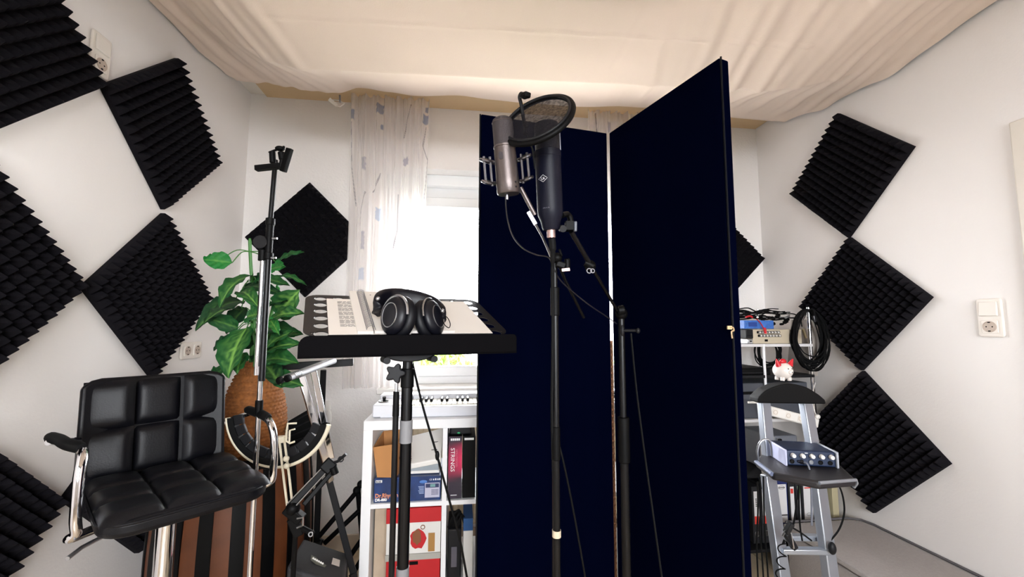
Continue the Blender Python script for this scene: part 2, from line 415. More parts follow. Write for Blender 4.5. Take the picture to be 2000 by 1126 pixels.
GL, GR = 'black pyramid foam tiles on the left wall', 'black pyramid foam tiles on the right wall'
foam('L', 1.226, ZT+.85, 'large near black foam tile at upper left, beside a wall socket', 0, group=GL)
foam('L', 1.222, ZT+.127, 'near black foam tile on left wall, cut by the photo edge at mid height', 0, group=GL)
foam('L', 1.222, ZT-.58, 'near black foam tile at lower left, beside the chrome chair arm', 0, group=GL)
foam('L', 1.931, ZT+.85, 'topmost full black foam tile on left wall, under the cloth edge', -.018, group=GL)
foam('L', 1.929, ZT+.127, 'black foam tile on left wall between plant and upper tile, above chair back', .006, group=GL)
foam('L', 1.93, ZT-.58, 'lowest black foam tile on left wall, half hidden behind the bar stool', 0, group=GL)
foam('R', 1.946, ZT+.824, 'topmost black foam tile of the column on the right wall', .011, group=GR)
foam('R', 1.927, ZT+.118, 'middle black foam tile on right wall, behind the coiled cables', .019, group=GR)
foam('R', 1.913, ZT-.59, 'lowest black foam tile on right wall, behind the audio interface', .004, group=GR)
foam('B', -.936, ZT+.513, 'black foam tile with a sliced right side, on back wall above the plant', 0, cut=-.697, group='black pyramid foam tiles on the back wall')
foam('B', 1.735, ZT+.455, 'black foam tile peeping out right of the folding screen', 0, group='black pyramid foam tiles on the back wall')

# ------------------------------------------------------------------ sockets and switches
def plate(t, mat_, c, n, w, h, th, up=(0, 0, 1)):
    n = V(n); x = V(up).cross(n); M = frame(c, x, up)
    mb = MB(); mb.prism(rrect(w, h, min(w, h)*.12), M, th)
    return mb.build('cover_plate', mat_, t, bevel=.004, seg=3)
M_sock = mat('warm white socket', '#efe8df', .25)
M_sockd = mat('socket recess', '#bfae9f', .4)
def socket_insert(t, c, n, x, th, tilt=0):
    n = V(n); x = V(x); u = n.cross(x); M = frame(V(c)+n*th, x, u); mb = MB(); mb.T = M
    mb.prism(rrect(.052, .052, .006), Matrix.Identity(4), .004)
    a = mb.build('socket_insert', M_sock, t, bevel=.0015)
    r = MB(); r.T = M; r.torus((0, 0, .004), (0, 0, 1), .0205, .0018, 28, 6); r.cyl((0, 0, .0042), (0, 0, .0046), .0195, n=28); r.build('socket_recess', M_sockd, a)
    h = MB(); h.T = M
    for s in (-1, 1): h.cyl((s*.0095, 0, .0046), (s*.0095, 0, .0052), .0026, n=10)
    for s in (-1, 1): h.box((0, s*.017, .006), (.006, .004, .003))
    h.build('socket_hole', M_black, a)
def outlet(name, label, cat, base, n, x, kinds, pitch=.071, up=None):
    # x: direction along which the inserts run
    n = V(n); x = V(x).normalized(); c = V(base)
    t = thing(name, label, cat, c); y = n.cross(x)
    L = pitch*(len(kinds)-1)+.082
    mb = MB(); mb.prism(rrect(L, .082, .012), frame(c, x, y), .010); mb.build('cover_plate', M_sock, t, bevel=.005, seg=3)
    for i, k in enumerate(kinds):
        p = c+x*pitch*(i-(len(kinds)-1)/2)
        if k == 's': socket_insert(t, p, n, Vector((0, 1, 0)), .010)
        else:
            M = frame(p+n*.010, Vector((0, 0, 1)).cross(n), Vector((0, 0, 1))); b = MB(); b.T = M
            b.add([(-.029, -.029, 0), (.029, -.029, 0), (.029, .029, 0), (-.029, .029, 0), (-.028, -.028, .009), (.028, -.028, .009), (.028, .028, .004), (-.028, .028, .004)],
                  [(0, 1, 2, 3), (4, 5, 6, 7), (0, 1, 5, 4), (1, 2, 6, 5), (2, 3, 7, 6), (3, 0, 4, 7)])
            b.build('rocker', M_sock, t, bevel=.002)
outlet('light_switch', 'white light switch over a round wall socket, on the right wall', 'switch', (XR, 1.382, 1.340), (-1, 0, 0), (0, 0, 1), ['s', 'w'])
outlet('wall_socket', 'double white wall socket on left wall beside the plant', 'socket', (XL, 2.19, 1.18), (1, 0, 0), (0, 1, 0), ['s', 's'])
outlet('wall_socket', 'single beige socket high on left wall, half behind the top foam tile', 'socket', (XL, 1.57, 2.275), (1, 0, 0), (0, 0, 1), ['s', 'w'])

# ------------------------------------------------------------------ net curtains
M_cur = bpy.data.materials.new('sheer net'); M_cur.use_nodes = True; nt = M_cur.node_tree; nt.nodes.clear()
out = nt.nodes.new('ShaderNodeOutputMaterial'); vc = nt.nodes.new('ShaderNodeVertexColor'); vc.layer_name = 'Col'
df = nt.nodes.new('ShaderNodeBsdfDiffuse'); tl = nt.nodes.new('ShaderNodeBsdfTranslucent'); tp = nt.nodes.new('ShaderNodeBsdfTransparent')
a1 = nt.nodes.new('ShaderNodeMixShader'); a1.inputs[0].default_value = .5; a2 = nt.nodes.new('ShaderNodeMixShader'); a2.inputs[0].default_value = .52
nt.links.new(vc.outputs[0], df.inputs[0]); nt.links.new(vc.outputs[0], tl.inputs[0]); nt.links.new(df.outputs[0], a1.inputs[1]); nt.links.new(tl.outputs[0], a1.inputs[2])
nt.links.new(tp.outputs[0], a2.inputs[1]); nt.links.new(a1.outputs[0], a2.inputs[2]); nt.links.new(a2.outputs[0], out.inputs[0])
def curtain(x0, x1, z0, z1, y, label, prints, lines, seed, gather=0):
    r = random.Random(seed); nx, nz = 240, 400; mb = MB(); cols = []
    ph = [r.uniform(0, 6) for _ in range(6)]
    for j in range(nz+1):
        z = z0+(z1-z0)*j/nz
        for i in range(nx+1):
            s = i/nx; zz = (z1-z)/(z1-z0)
            x = x0+(x1-x0)*s+gather*zz*(s-.5)+.01*math.sin(3*z+ph[0])*zz
            yy = y+.016*math.sin(s*2*PI*7+ph[1]+.5*zz)+.010*math.sin(s*2*PI*12.3+ph[2]+1.2*zz)+.006*math.sin(s*2*PI*21+ph[3]-zz)
            mb.v.append((x, yy, z)); c = (.90, .86, .84)
            for px_, pz, w, h, cc in prints:
                d = max(abs(x-px_)/w, abs(z-pz)/h)
                d += .25*noise.noise((x*60, z*60, 1))
                if d < 1: c = tuple(a*(1-.8*min(1, (1-d)*4))+b*.8*min(1, (1-d)*4) for a, b in zip(c, cc))
            for pts in lines:
                for (ax, az), (bx_, bz) in zip(pts, pts[1:]):
                    if min(az, bz) <= z <= max(az, bz):
                        t = (z-az)/(bz-az); xx = ax+(bx_-ax)*t
                        if abs(x-xx) < .0030: k_ = min(1, 2-abs(x-xx)/.0015); c = tuple(a*(1-k_)+b*k_ for a, b in zip(c, (.3, .28, .32)))
            cols.append(c)
    for j in range(nz):
        for i in range(nx):
            a = j*(nx+1)+i; mb.f.append((a, a+1, a+nx+2, a+nx+1)); mb.mi.append(0)
    MB.recalc = False; o = mb.build('net_curtain', M_cur, cols=cols, smooth=1.5); MB.recalc = True
    return tag(o, label, 'curtain', 'net curtains at the window')
BL_, GR_ = (.16, .25, .5), (.38, .38, .5)
P1 = [(p[0], p[2], w, h, c) for p, w, h, c in zip([(-0.672, 2.5, 2.58), (-0.516, 2.5, 2.634), (-0.236, 2.5, 2.586), (-0.599, 2.5, 2.277), (-0.351, 2.5, 2.306), (-0.508, 2.5, 1.97), (-0.59, 2.5, 1.804), (-0.592, 2.5, 1.604), (-0.403, 2.5, 1.629), (-0.234, 2.5, 2.653), (-0.504, 2.5, 2.526)],
      (.010, .022, .018, .014, .018, .014, .009, .014, .012, .010, .008), (.035, .035, .035, .045, .03, .04, .06, .04, .04, .02, .02), (BL_, BL_, BL_, GR_, GR_, (.4, .55, .8), GR_, (.5, .6, .8), (.6, .7, .85), BL_, BL_))]
L1 = [[(p[0], p[2]) for p in q] for q in (
    [(-0.677, 2.5, 2.531), (-0.664, 2.5, 2.242), (-0.641, 2.5, 2.021)], [(-0.235, 2.5, 2.543), (-0.251, 2.5, 2.41), (-0.221, 2.5, 2.323), (-0.238, 2.5, 2.101), (-0.231, 2.5, 1.909), (-0.242, 2.5, 1.533)],
    [(-0.325, 2.5, 2.66), (-0.351, 2.5, 2.569), (-0.367, 2.5, 2.452)], [(-0.504, 2.5, 2.234), (-0.523, 2.5, 2.137), (-0.539, 2.5, 2.101)], [(-0.391, 2.5, 2.095), (-0.392, 2.5, 1.873), (-0.412, 2.5, 1.747)], [(-0.584, 2.5, 2.103), (-0.605, 2.5, 1.991), (-0.61, 2.5, 1.897)])]
curtain(-.69, -.215, .94, 2.713, 2.5, 'sheer white net curtain with blue specks, left of the window', P1, L1, 3, gather=-.05)
curtain(.80, 1.28, 1.02, 2.713, 2.5, 'sheer net curtain seen above and through the slit of the screen', [(.95, 2.6, .01, .04, GR_), (1.05, 2.0, .02, .04, BL_)], [[(.86, 2.7), (.87, 2.3), (.9, 2.0)]], 5)
br = thing('rail_bracket', 'small loose white bracket at the ceiling left of the net curtain', 'bracket', (-0.759, 2.45, 2.628))
q = MB(); q.beam((-0.791, 2.42, 2.631), (-0.752, 2.44, 2.604), .006, .02); q.tube([(-0.78, 2.45, 2.643), (-0.739, 2.45, 2.642), (-0.714, 2.45, 2.625), (-0.737, 2.45, 2.604), (-0.764, 2.45, 2.609)], .004); q.build('bracket_arm', M_trim, br)
MB().cyl((-0.738, 2.45, 2.63), (-0.74, 2.45, 2.674), .006).build('screw', M_steel, br)

# ------------------------------------------------------------------ radiator under the window
t = thing('radiator', 'cream ribbed radiator under the window, seen through the shelf', 'radiator', (.4, 2.5, .12))
MB().bx(-.35, 1.2, 2.5, 2.53, .15, .80).build('panel', mat('cream radiator', '#e3d3b4', .45), t, bevel=.01)
for k in range(26): MB().bx(-.33+k*.059, -.30+k*.059, 2.486, 2.5, .18, .77).build('rib', MATS['cream radiator'], t, bevel=.006)
for x in (-.2, 1.05): MB().bx(x, x+.03, 2.53, 2.598, .3, .7).build('wall_hook', M_steel, t)

# ------------------------------------------------------------------ folding screen
HX, HY, HT = .605, 1.60, 2.114
sc = thing('folding_screen', 'tall black two-panel folding acoustic screen behind the microphones', 'screen', (HX, HY, 0))
def panel(a, b, th, side):
    a, b = V(a), V(b); d = (b-a).normalized(); n = d.cross(Vector((0, 0, 1)))*side
    mb = MB(); mb.T = frame(a, d, (0, 0, 1)) if False else None
    mb.add([a, b, b+n*th, a+n*th, a+Vector((0, 0, HT)), b+Vector((0, 0, HT)), b+n*th+Vector((0, 0, HT)), a+n*th+Vector((0, 0, HT))],
           [(0, 3, 2, 1), (4, 5, 6, 7), (0, 1, 5, 4), (1, 2, 6, 5), (2, 3, 7, 6), (3, 0, 4, 7)])
    return mb
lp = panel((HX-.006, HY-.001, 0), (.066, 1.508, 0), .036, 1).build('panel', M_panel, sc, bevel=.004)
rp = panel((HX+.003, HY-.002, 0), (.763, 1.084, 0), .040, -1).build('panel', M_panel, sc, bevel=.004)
# seams of the cloth edge
e = MB(); e.tube([(.062, 1.512, 0), (.062, 1.512, HT)], .003, 6); e.build('edge_piping', M_panel_e, lp)
e = MB(); e.tube([(.766, 1.081, 0), (.766, 1.081, HT)], .003, 6); e.build('edge_piping', M_panel_e, rp)
# piano hinge on the lower part
hz = (0.597, 1.6, 1.245)[2]
h = MB(); h.bx(HX-.007, HX+.004, HY+.002, HY+.006, .02, hz)
h.build('piano_hinge', mat('worn brass hinge', '#6d4a34', .45, .8, var=.5, vscale=12), sc)
k = MB()
z = hz-.012
while z > .04:
    k.cyl((HX-.0015, HY-.003, z), (HX-.0015, HY-.003, z-.016), .0032, n=8); z -= .024
ko = k.build('hinge_knuckle', mat('hinge knuckles', '#8c6a52', .35, .9), sc); ko['kind'] = 'stuff'
# hook latch near the free edge
c = Vector((0.68, 0.952, 1.266))
a = Vector((.752, 1.078, 1.29))
q = MB(); q.tube(spline([a+Vector((0, -.004, .012)), a+Vector((.008, -.006, .012)), a+Vector((.010, -.006, .004)), a+Vector((.003, -.006, 0)), a+Vector((.004, -.006, -.018))], 5), .0022, 6)
q.box(a+Vector((0, -.002, .012)), (.014, .004, .010)); q.build('hook_latch', mat('bright brass', '#e2c69c', .3, .6), rp)

# ------------------------------------------------------------------ bar stool
def pillow(mb, w, h, t, n=10, p=3.2, base=0.):
    # soft rectangular pad in local XY bulging along +Z
    vs = []; 
    for j in range(n+1):
        for i in range(n+1):
            a, b = 2*i/n-1, 2*j/n-1
            a = math.copysign(abs(a)**.8, a); b = math.copysign(abs(b)**.8, b)
            z = t*((1-abs(a)**p)*(1-abs(b)**p))**.5
            vs.append((a*w/2, b*h/2, base+z))
    fs = [(j*(n+1)+i, j*(n+1)+i+1, (j+1)*(n+1)+i+1, (j+1)*(n+1)+i) for j in range(n) for i in range(n)]
    mb.add(vs, fs)
CX, CY, CR = -.850, 1.367, math.radians(43)
st = thing('bar_stool', 'black quilted leather bar stool with chrome arms, by the left wall', 'stool', (CX, CY, 0))
TC = Matrix.Translation((CX, CY, 0)) @ Matrix.Rotation(CR, 4, 'Z')
ZS = .80      # underside of the cushions
m = MB(); m.T = TC; m.prism(rrect(.37, .41, .07, 6), Matrix.Translation((.018, -.022, ZS)), .042); seat = m.build('seat', M_leather, st, bevel=.014, seg=4)
for i in range(3):
    for j in range(3):
        q = MB(); q.T = TC @ Matrix.Translation((-.103+.121*i, -.152+.132*j, ZS+.036))
        pillow(q, .124, .134, .026, p=4.5); q.build('cushion', M_leather, seat, smooth=1.3)
q = MB(); q.T = TC; q.tube([(x+.018, y-.022, ZS+.034) for x, y in rrect(.374, .414, .07, 6)], .0035, 6, closed=True); q.build('piping', M_leather, seat)
# back: leaning slightly, curved
TB = TC @ Matrix.Translation((0, .195, ZS+.02)) @ Matrix.Rotation(math.radians(-8), 4, 'X')
def bendx(x): return -.035*(x/.2)**2
mb = MB(); mb.T = TB
N_ = 16; vs = []
for i in range(N_+1):
    x = -.185+.37*i/N_; y = bendx(x); e = {0: .024, 1: .006}.get(min(i, N_-i), 0)
    vs += [(x, y, -.0), (x, y+.034, -.0), (x, y+.034, .322-e), (x, y, .322-e)]
fs = [(0, 1, 2, 3), tuple(4*N_+k for k in (3, 2, 1, 0))]
for i in range(N_):
    for k in range(4): fs.append((4*i+k, 4*(i+1)+k, 4*(i+1)+(k+1) % 4, 4*i+(k+1) % 4))
mb.add(vs, fs); back = mb.build('backrest', M_leather, st, bevel=.012, seg=4, smooth=1.)
for i in range(3):
    for j in range(2):
        x = -.1195+.1195*i; q = MB(); q.T = TB @ Matrix.Translation((x, bendx(x)+.003, .092+.146*j)) @ Matrix.Rotation(math.radians(18)*(x/.119), 4, 'Z') @ Matrix.Rotation(PI/2, 4, 'X')
        pillow(q, .1215, .148, .026, p=5); q.build('cushion', M_leather, back, smooth=1.3)
for s in (-1, 1):
    X_ = (.192 if s < 0 else .24)*s
    pts = [(.06*s, -.02, ZS-.012), (.15*s, -.06, ZS-.012), (.20*s, -.085, ZS-.012), (X_, -.10, ZS+.002), (X_*1.02, -.105, ZS+.04), (X_*1.02, -.10, ZS+.13), (X_, -.085, ZS+.175), (X_, -.05, ZS+.19), (X_*(1.1 if s < 0 else 1), 0, ZS+.193), (X_*(1.20 if s < 0 else 1), .11, ZS+.193)]
    a = MB(); a.T = TC; a.tube(spline(pts, 6), .0115, 14); ar = a.build('armrest', M_chrome, st)
    a = MB(); a.T = TC; a.tube(spline([(X_*1.0, -.055, ZS+.195), (X_*(1.12 if s < 0 else 1), 0, ZS+.199), (X_*(1.17 if s < 0 else 1), .07, ZS+.199), (X_*(1.26 if s < 0 else 1), .150, ZS+.197)], 5), [.011]+[.0145]*14+[.010], 12); a.build('arm_pad', M_rubber, ar)
    a = MB(); a.T = TC; a.tube([(X_*(1.27 if s < 0 else 1), .11, ZS+.19), (X_*.95, .18, ZS+.17), (.18*s, .20, ZS+.15)], .009, 8); a.build('arm_bracket', M_chrome, ar)
a = MB(); a.T = TC; a.prism(rrect(.20, .16, .03), Matrix.Translation((0, 0, ZS-.035)), .035); a.build('seat_plate', M_black, st)
a = MB(); a.T = TC; a.tube([(-.08, -.03, ZS-.03), (-.18, -.10, ZS-.035), (-.205, -.13, ZS-.04)], .005, 8); a.build('height_lever', M_steel, st)
a = MB(); a.T = TC; a.cyl((0, 0, .40), (0, 0, ZS-.03), .024, n=24); a.build('gas_lift', M_chrome, st)
a = MB(); a.T = TC; a.cyl((0, 0, .03), (0, 0, .48), .034, n=24); a.torus((0, 0, .3), (0, 0, 1), .14, .011); a.cyl((0, -.03, .3), (0, -.14, .3), .008); a.build('column', M_chrome, st)
a = MB(); a.T = TC; a.lathe([(.135, 0), (.135, .006), (.11, .016), (.05, .034), (.034, .05)], n=40); a.build('base', M_chrome, st)

# ------------------------------------------------------------------ striped drum, vase and plant
DX, DY = (-0.948, 1.971, 0.585)[:2]
M_dw = mat('worn orange brown wood', '#5e3012', .55, var=.5, vscale=10, bump=.2, bscale=40)
t = thing('barrel_drum', 'tall striped barrel drum, black bands on brown wood, behind the bar stool', 'drum', (DX, DY, 0))
def dr_r(z): return .268+.03*math.sin(min(1, z/.74)*PI*.85+.25)
def arcband(a0, a1, extra, z0=.0, z1=.74, n=14, k=5):
    vs = []; 
    for j in range(n+1):
        z = z0+(z1-z0)*j/n
        for i in range(k+1):
            a = a0+(a1-a0)*i/k; r = dr_r(z)+extra; vs.append((DX+r*math.cos(a), DY+r*math.sin(a), z))
        for i in range(k+1):
            a = a0+(a1-a0)*i/k; r = dr_r(z)-.015; vs.append((DX+r*math.cos(a), DY+r*math.sin(a), z))
    K = 2*(k+1); fs = []
    for j in range(n):
        for i in range(k):
            fs.append((j*K+i, j*K+i+1, (j+1)*K+i+1, (j+1)*K+i)); fs.append((j*K+k+1+i, (j+1)*K+k+1+i, (j+1)*K+k+2+i, j*K+k+2+i))
        fs.append((j*K, (j+1)*K, (j+1)*K+k+1, j*K+k+1)); fs.append((j*K+k, j*K+K-1, (j+1)*K+K-1, (j+1)*K+k))
    fs.append(tuple(range(k+1))+tuple(range(K-1, k, -1))); b = n*K
    fs.append(tuple(b+i for i in range(k+1))+tuple(b+i for i in range(K-1, k, -1)))
    return vs, fs
A0 = math.atan2(-DY, -DX)
for i in range(18):
    a = A0+math.radians(20*i+11)
    MB().add(*arcband(a-math.radians(5.6), a+math.radians(5.6), -.004)).build('stave', M_dw, t, smooth=.9)
    a2 = a+math.radians(10)
    MB().add(*arcband(a2-math.radians(4.4), a2+math.radians(4.4), .002)).build('black_band', M_black, t, smooth=.9)
MB().lathe([(dr_r(.74)-.012, .735), (dr_r(.74)-.012, .742)], (DX, DY, 0), n=48).build('drum_head', M_rubber, t)

# pale U-shaped hoop with black pads, in front of the vase
hc = Vector((-0.655, 1.616, 0.986)); R_ = .187
hx = Vector((.9925, -.1226, 0)); hu = Vector((0, 0, 1)); hn = hx.cross(hu)
hp = thing('pale_hoop', 'cream U-shaped hoop lined with black pads, in front of the woven vase', 'hoop', hc-hu*R_)
def H(a, r, d=0): return hc+hx*(r*math.cos(a))+hu*(r*math.sin(a))+hn*d
arc = [PI*(1.03+.90*i/40) for i in range(41)]
M_cream = mat('cream enamel', '#e2d8c0', .35)
MB().tube([H(a, R_) for a in arc], .0085, 10).build('rim', M_cream, hp)
mb = MB()
for a in arc: mb.v += [H(a, R_-.004, -.02), H(a, R_-.026, -.02), H(a, R_-.026, .01), H(a, R_-.004, .01)]
for i in range(len(arc)-1):
    for k in range(4): mb.f.append((4*i+k, 4*i+4+k, 4*i+4+(k+1) % 4, 4*i+(k+1) % 4)); mb.mi.append(0)
mb.build('inner_band', M_rubber, hp)
for i in range(11):
    a = PI*(1.05+.083*i); c = H(a, R_-.040)
    B = Matrix((-hx*math.sin(a)+hu*math.cos(a), hx*math.cos(a)+hu*math.sin(a), hn)).transposed()
    MB().box(c, (.034, .036, .012), B).build('pad', M_dgrey, hp, bevel=.002)
# cream clamp with twin rods
cl = thing('rod_clamp', 'cream clamp with twin rods and two knobs hanging on the pale hoop', 'clamp', (-0.613, 1.601, 0.644))
q = MB()
q.tube([(-0.635, 1.582, 0.894), (-0.619, 1.59, 0.77), (-0.601, 1.599, 0.644)], .0042, 6); q.tube([(-0.617, 1.579, 0.894), (-0.599, 1.588, 0.771), (-0.583, 1.597, 0.644)], .0042, 6); q.build('rod', M_cream, cl)
q = MB(); q.beam((-0.644, 1.582, 0.901), (-0.613, 1.578, 0.904), .026, .022); q.build('clamp_block', M_cream, cl, bevel=.003)
q = MB(); q.tube([(-0.576, 1.569, 0.959), (-0.607, 1.573, 0.957), (-0.61, 1.575, 0.93), (-0.613, 1.579, 0.897), (-0.598, 1.578, 0.888), (-0.582, 1.575, 0.894)], .0035, 6); q.tube([(-0.577, 1.56, 0.941), (-0.595, 1.563, 0.936), (-0.596, 1.566, 0.896)], .003, 6); q.build('clamp_hook', M_cream, cl)
for u_ in ((-0.606, 1.573, 0.837), (-0.604, 1.575, 0.812)): MB().ball(u_, .0105).build('clamp_knob', M_cream, cl)

# ribbed black board
bd = thing('ribbed_board', 'small black ribbed board leaning behind the cream hoop', 'board', (-0.657, 2.005, 0.714))
P4 = [Vector(p) for p in [(-0.772, 2.005, 0.871), (-0.678, 1.989, 0.927), (-0.639, 1.998, 0.765), (-0.761, 2.016, 0.733)]]
q = MB(); nn = Vector((.1, .99, 0))*.012; q.add(P4+[p+nn for p in P4], [(0, 1, 2, 3), (7, 6, 5, 4), (0, 4, 5, 1), (1, 5, 6, 2), (2, 6, 7, 3), (3, 7, 4, 0)]); q.build('board_panel', M_rubber, bd)
for k in range(5):
    a = P4[0].lerp(P4[3], (k+.5)/5); b = P4[1].lerp(P4[2], (k+.5)/5); MB().beam(a-nn*.3, b-nn*.3, .008, .006).build('rib', M_dgrey, bd)

# woven vase
vx, vy = (-0.889, 1.943, 0.936)[:2]; vz = .745
def vz_at(v): return {0: 0}[0]
prof = [(.078, 0), (.100, .03), (.119, .08), (.125, .13), (.122, .18), (.113, .235), (.100, .28), (.084, .325), (.069, .36), (.064, .38), (.066, .395)]
va = thing('woven_vase', 'brown woven seagrass vase with slim neck holding the green plant', 'vase', (vx, vy, vz))
M_wov = mat('woven seagrass', '#8f5626', .8, var=.7, vscale=60, bump=.6, bscale=160)
def prof_r(h):
    return interp(h, [(z, r) for r, z in prof])
mb = MB(); nh = 78; nk = 150
for j in range(nh+1):
    z = .395*j/nh
    for k in range(nk):
        a = 2*PI*k/nk; row = j/3
        w = .0052*abs(math.sin(a*19+(PI/2 if int(row) % 2 else 0)))*abs(math.sin(PI*row+.01))+.0007*abs(math.sin(PI*row))
        r = prof_r(z)+w*1.3-.002; mb.v.append((vx+r*math.cos(a), vy+r*math.sin(a), vz+z))
mb.f = [(j*nk+k, j*nk+(k+1) % nk, (j+1)*nk+(k+1) % nk, (j+1)*nk+k) for j in range(nh) for k in range(nk)]+[tuple(range(nk-1, -1, -1))]; mb.mi = [0]*len(mb.f)
mb.build('vase_body', M_wov, va, smooth=1.5)
MB().torus((vx, vy, vz+.396), (0, 0, 1), .068, .006, 36, 8).build('rim', M_wov, va)
MB().cyl((vx, vy, vz+.36), (vx, vy, vz+.375), .062, n=24).build('soil', mat('dark soil', '#2a1d14', .95), va)

# plant leaves: coloured green with pale mottling along the midrib
M_leaf = bpy.data.materials.new('dumb cane leaf'); M_leaf.use_nodes = True; nt = M_leaf.node_tree; b = nt.nodes['Principled BSDF']
vc = nt.nodes.new('ShaderNodeVertexColor'); vc.layer_name = 'Col'; nt.links.new(vc.outputs[0], b.inputs['Base Color']); b.inputs['Roughness'].default_value = .5; b.inputs['Specular IOR Level'].default_value = .3
M_stem = mat('green stem', '#3f7d32', .5)
pl = thing('potted_plant', 'large leafy green plant with pale veined leaves growing from the woven vase', 'plant', (vx, vy, vz+.376))
rl_ = random.Random(4)
def leaf(a, b, wd, nrm, droop=.18, light=.5, stem=None, base=(.045, .16, .045)):
    a, b = V(a), V(b); ax = b-a; L = ax.length; ax.normalize(); nrm = V(nrm); nrm = (nrm-ax*nrm.dot(ax)).normalized(); s = ax.cross(nrm)
    nl, nw = 16, 6; mb = MB(); cols = []; sd = rl_.uniform(0, 50)
    for i in range(nl+1):
        t = i/nl; w = wd/2*(math.sin(PI*min(1, t**.75))**.8 if 0 < t < 1 else 0.02)
        w = max(w, wd*.008)
        for j in range(-nw, nw+1):
            q = j/nw
            p = a+ax*(L*t)+s*(w*q)+nrm*(droop*L*math.sin(PI*t)*.5 - droop*L*.4*t*t + w*.28*abs(q)+.006*math.sin(t*22+j)*abs(q))
            mb.v.append(tuple(p))
            vein = max(0, 1-abs(q)*9)*.8+max(0, math.sin((t*11-abs(q)*1.6)*2*PI)*.5)*(1-abs(q))*light
            mot = max(0, noise.noise((t*9+sd, q*5, sd))*1.6)*(1-abs(q)**2)*light
            k = min(1, vein*.6*light*2+mot*.6)
            hi = (.22, .45, .09)
            cols.append(tuple(x*(1-k)+y*k for x, y in zip(base, hi)))
    W = 2*nw+1
    mb.f = [(i*W+j, i*W+j+1, (i+1)*W+j+1, (i+1)*W+j) for i in range(nl) for j in range(W-1)]; mb.mi = [0]*len(mb.f)
    MB.recalc = False; o = mb.build('leaf', M_leaf, pl, cols=cols, smooth=1.5); MB.recalc = True
    if stem is not None:
        st_ = V(stem); MB().tube(spline([st_, st_.lerp(a, .5)+Vector((0, 0, .02)), a], 4), .0022, 5).build('petiole', M_stem, o)
    return o
sp = [Vector(p) for p in [(-0.917, 1.95, 1.123), (-0.911, 1.935, 1.291), (-0.917, 1.92, 1.471), (-0.926, 1.909, 1.606), (-0.929, 1.902, 1.684)]]
sp2 = [Vector(p) for p in [(-0.864, 1.903, 1.127), (-0.833, 1.888, 1.248), (-0.806, 1.873, 1.38), (-0.792, 1.865, 1.457)]]
MB().tube(spline(sp, 6), [.009]*12+[.007]*12+[.004], 8).build('stem', M_stem, pl)
MB().tube(spline(sp2, 6), .007, 8).build('stem', M_stem, pl)
MB().tube(spline([(-0.862, 1.862, 1.131), (-0.856, 1.854, 1.206), (-0.866, 1.85, 1.271), (-0.858, 1.84, 1.378)], 6), .006, 8).build('stem', M_stem, pl)
UPF = (.15, -.75, .62)
G1, G2, G3 = (.010, .085, .022), (.007, .045, .016), (.015, .19, .035)
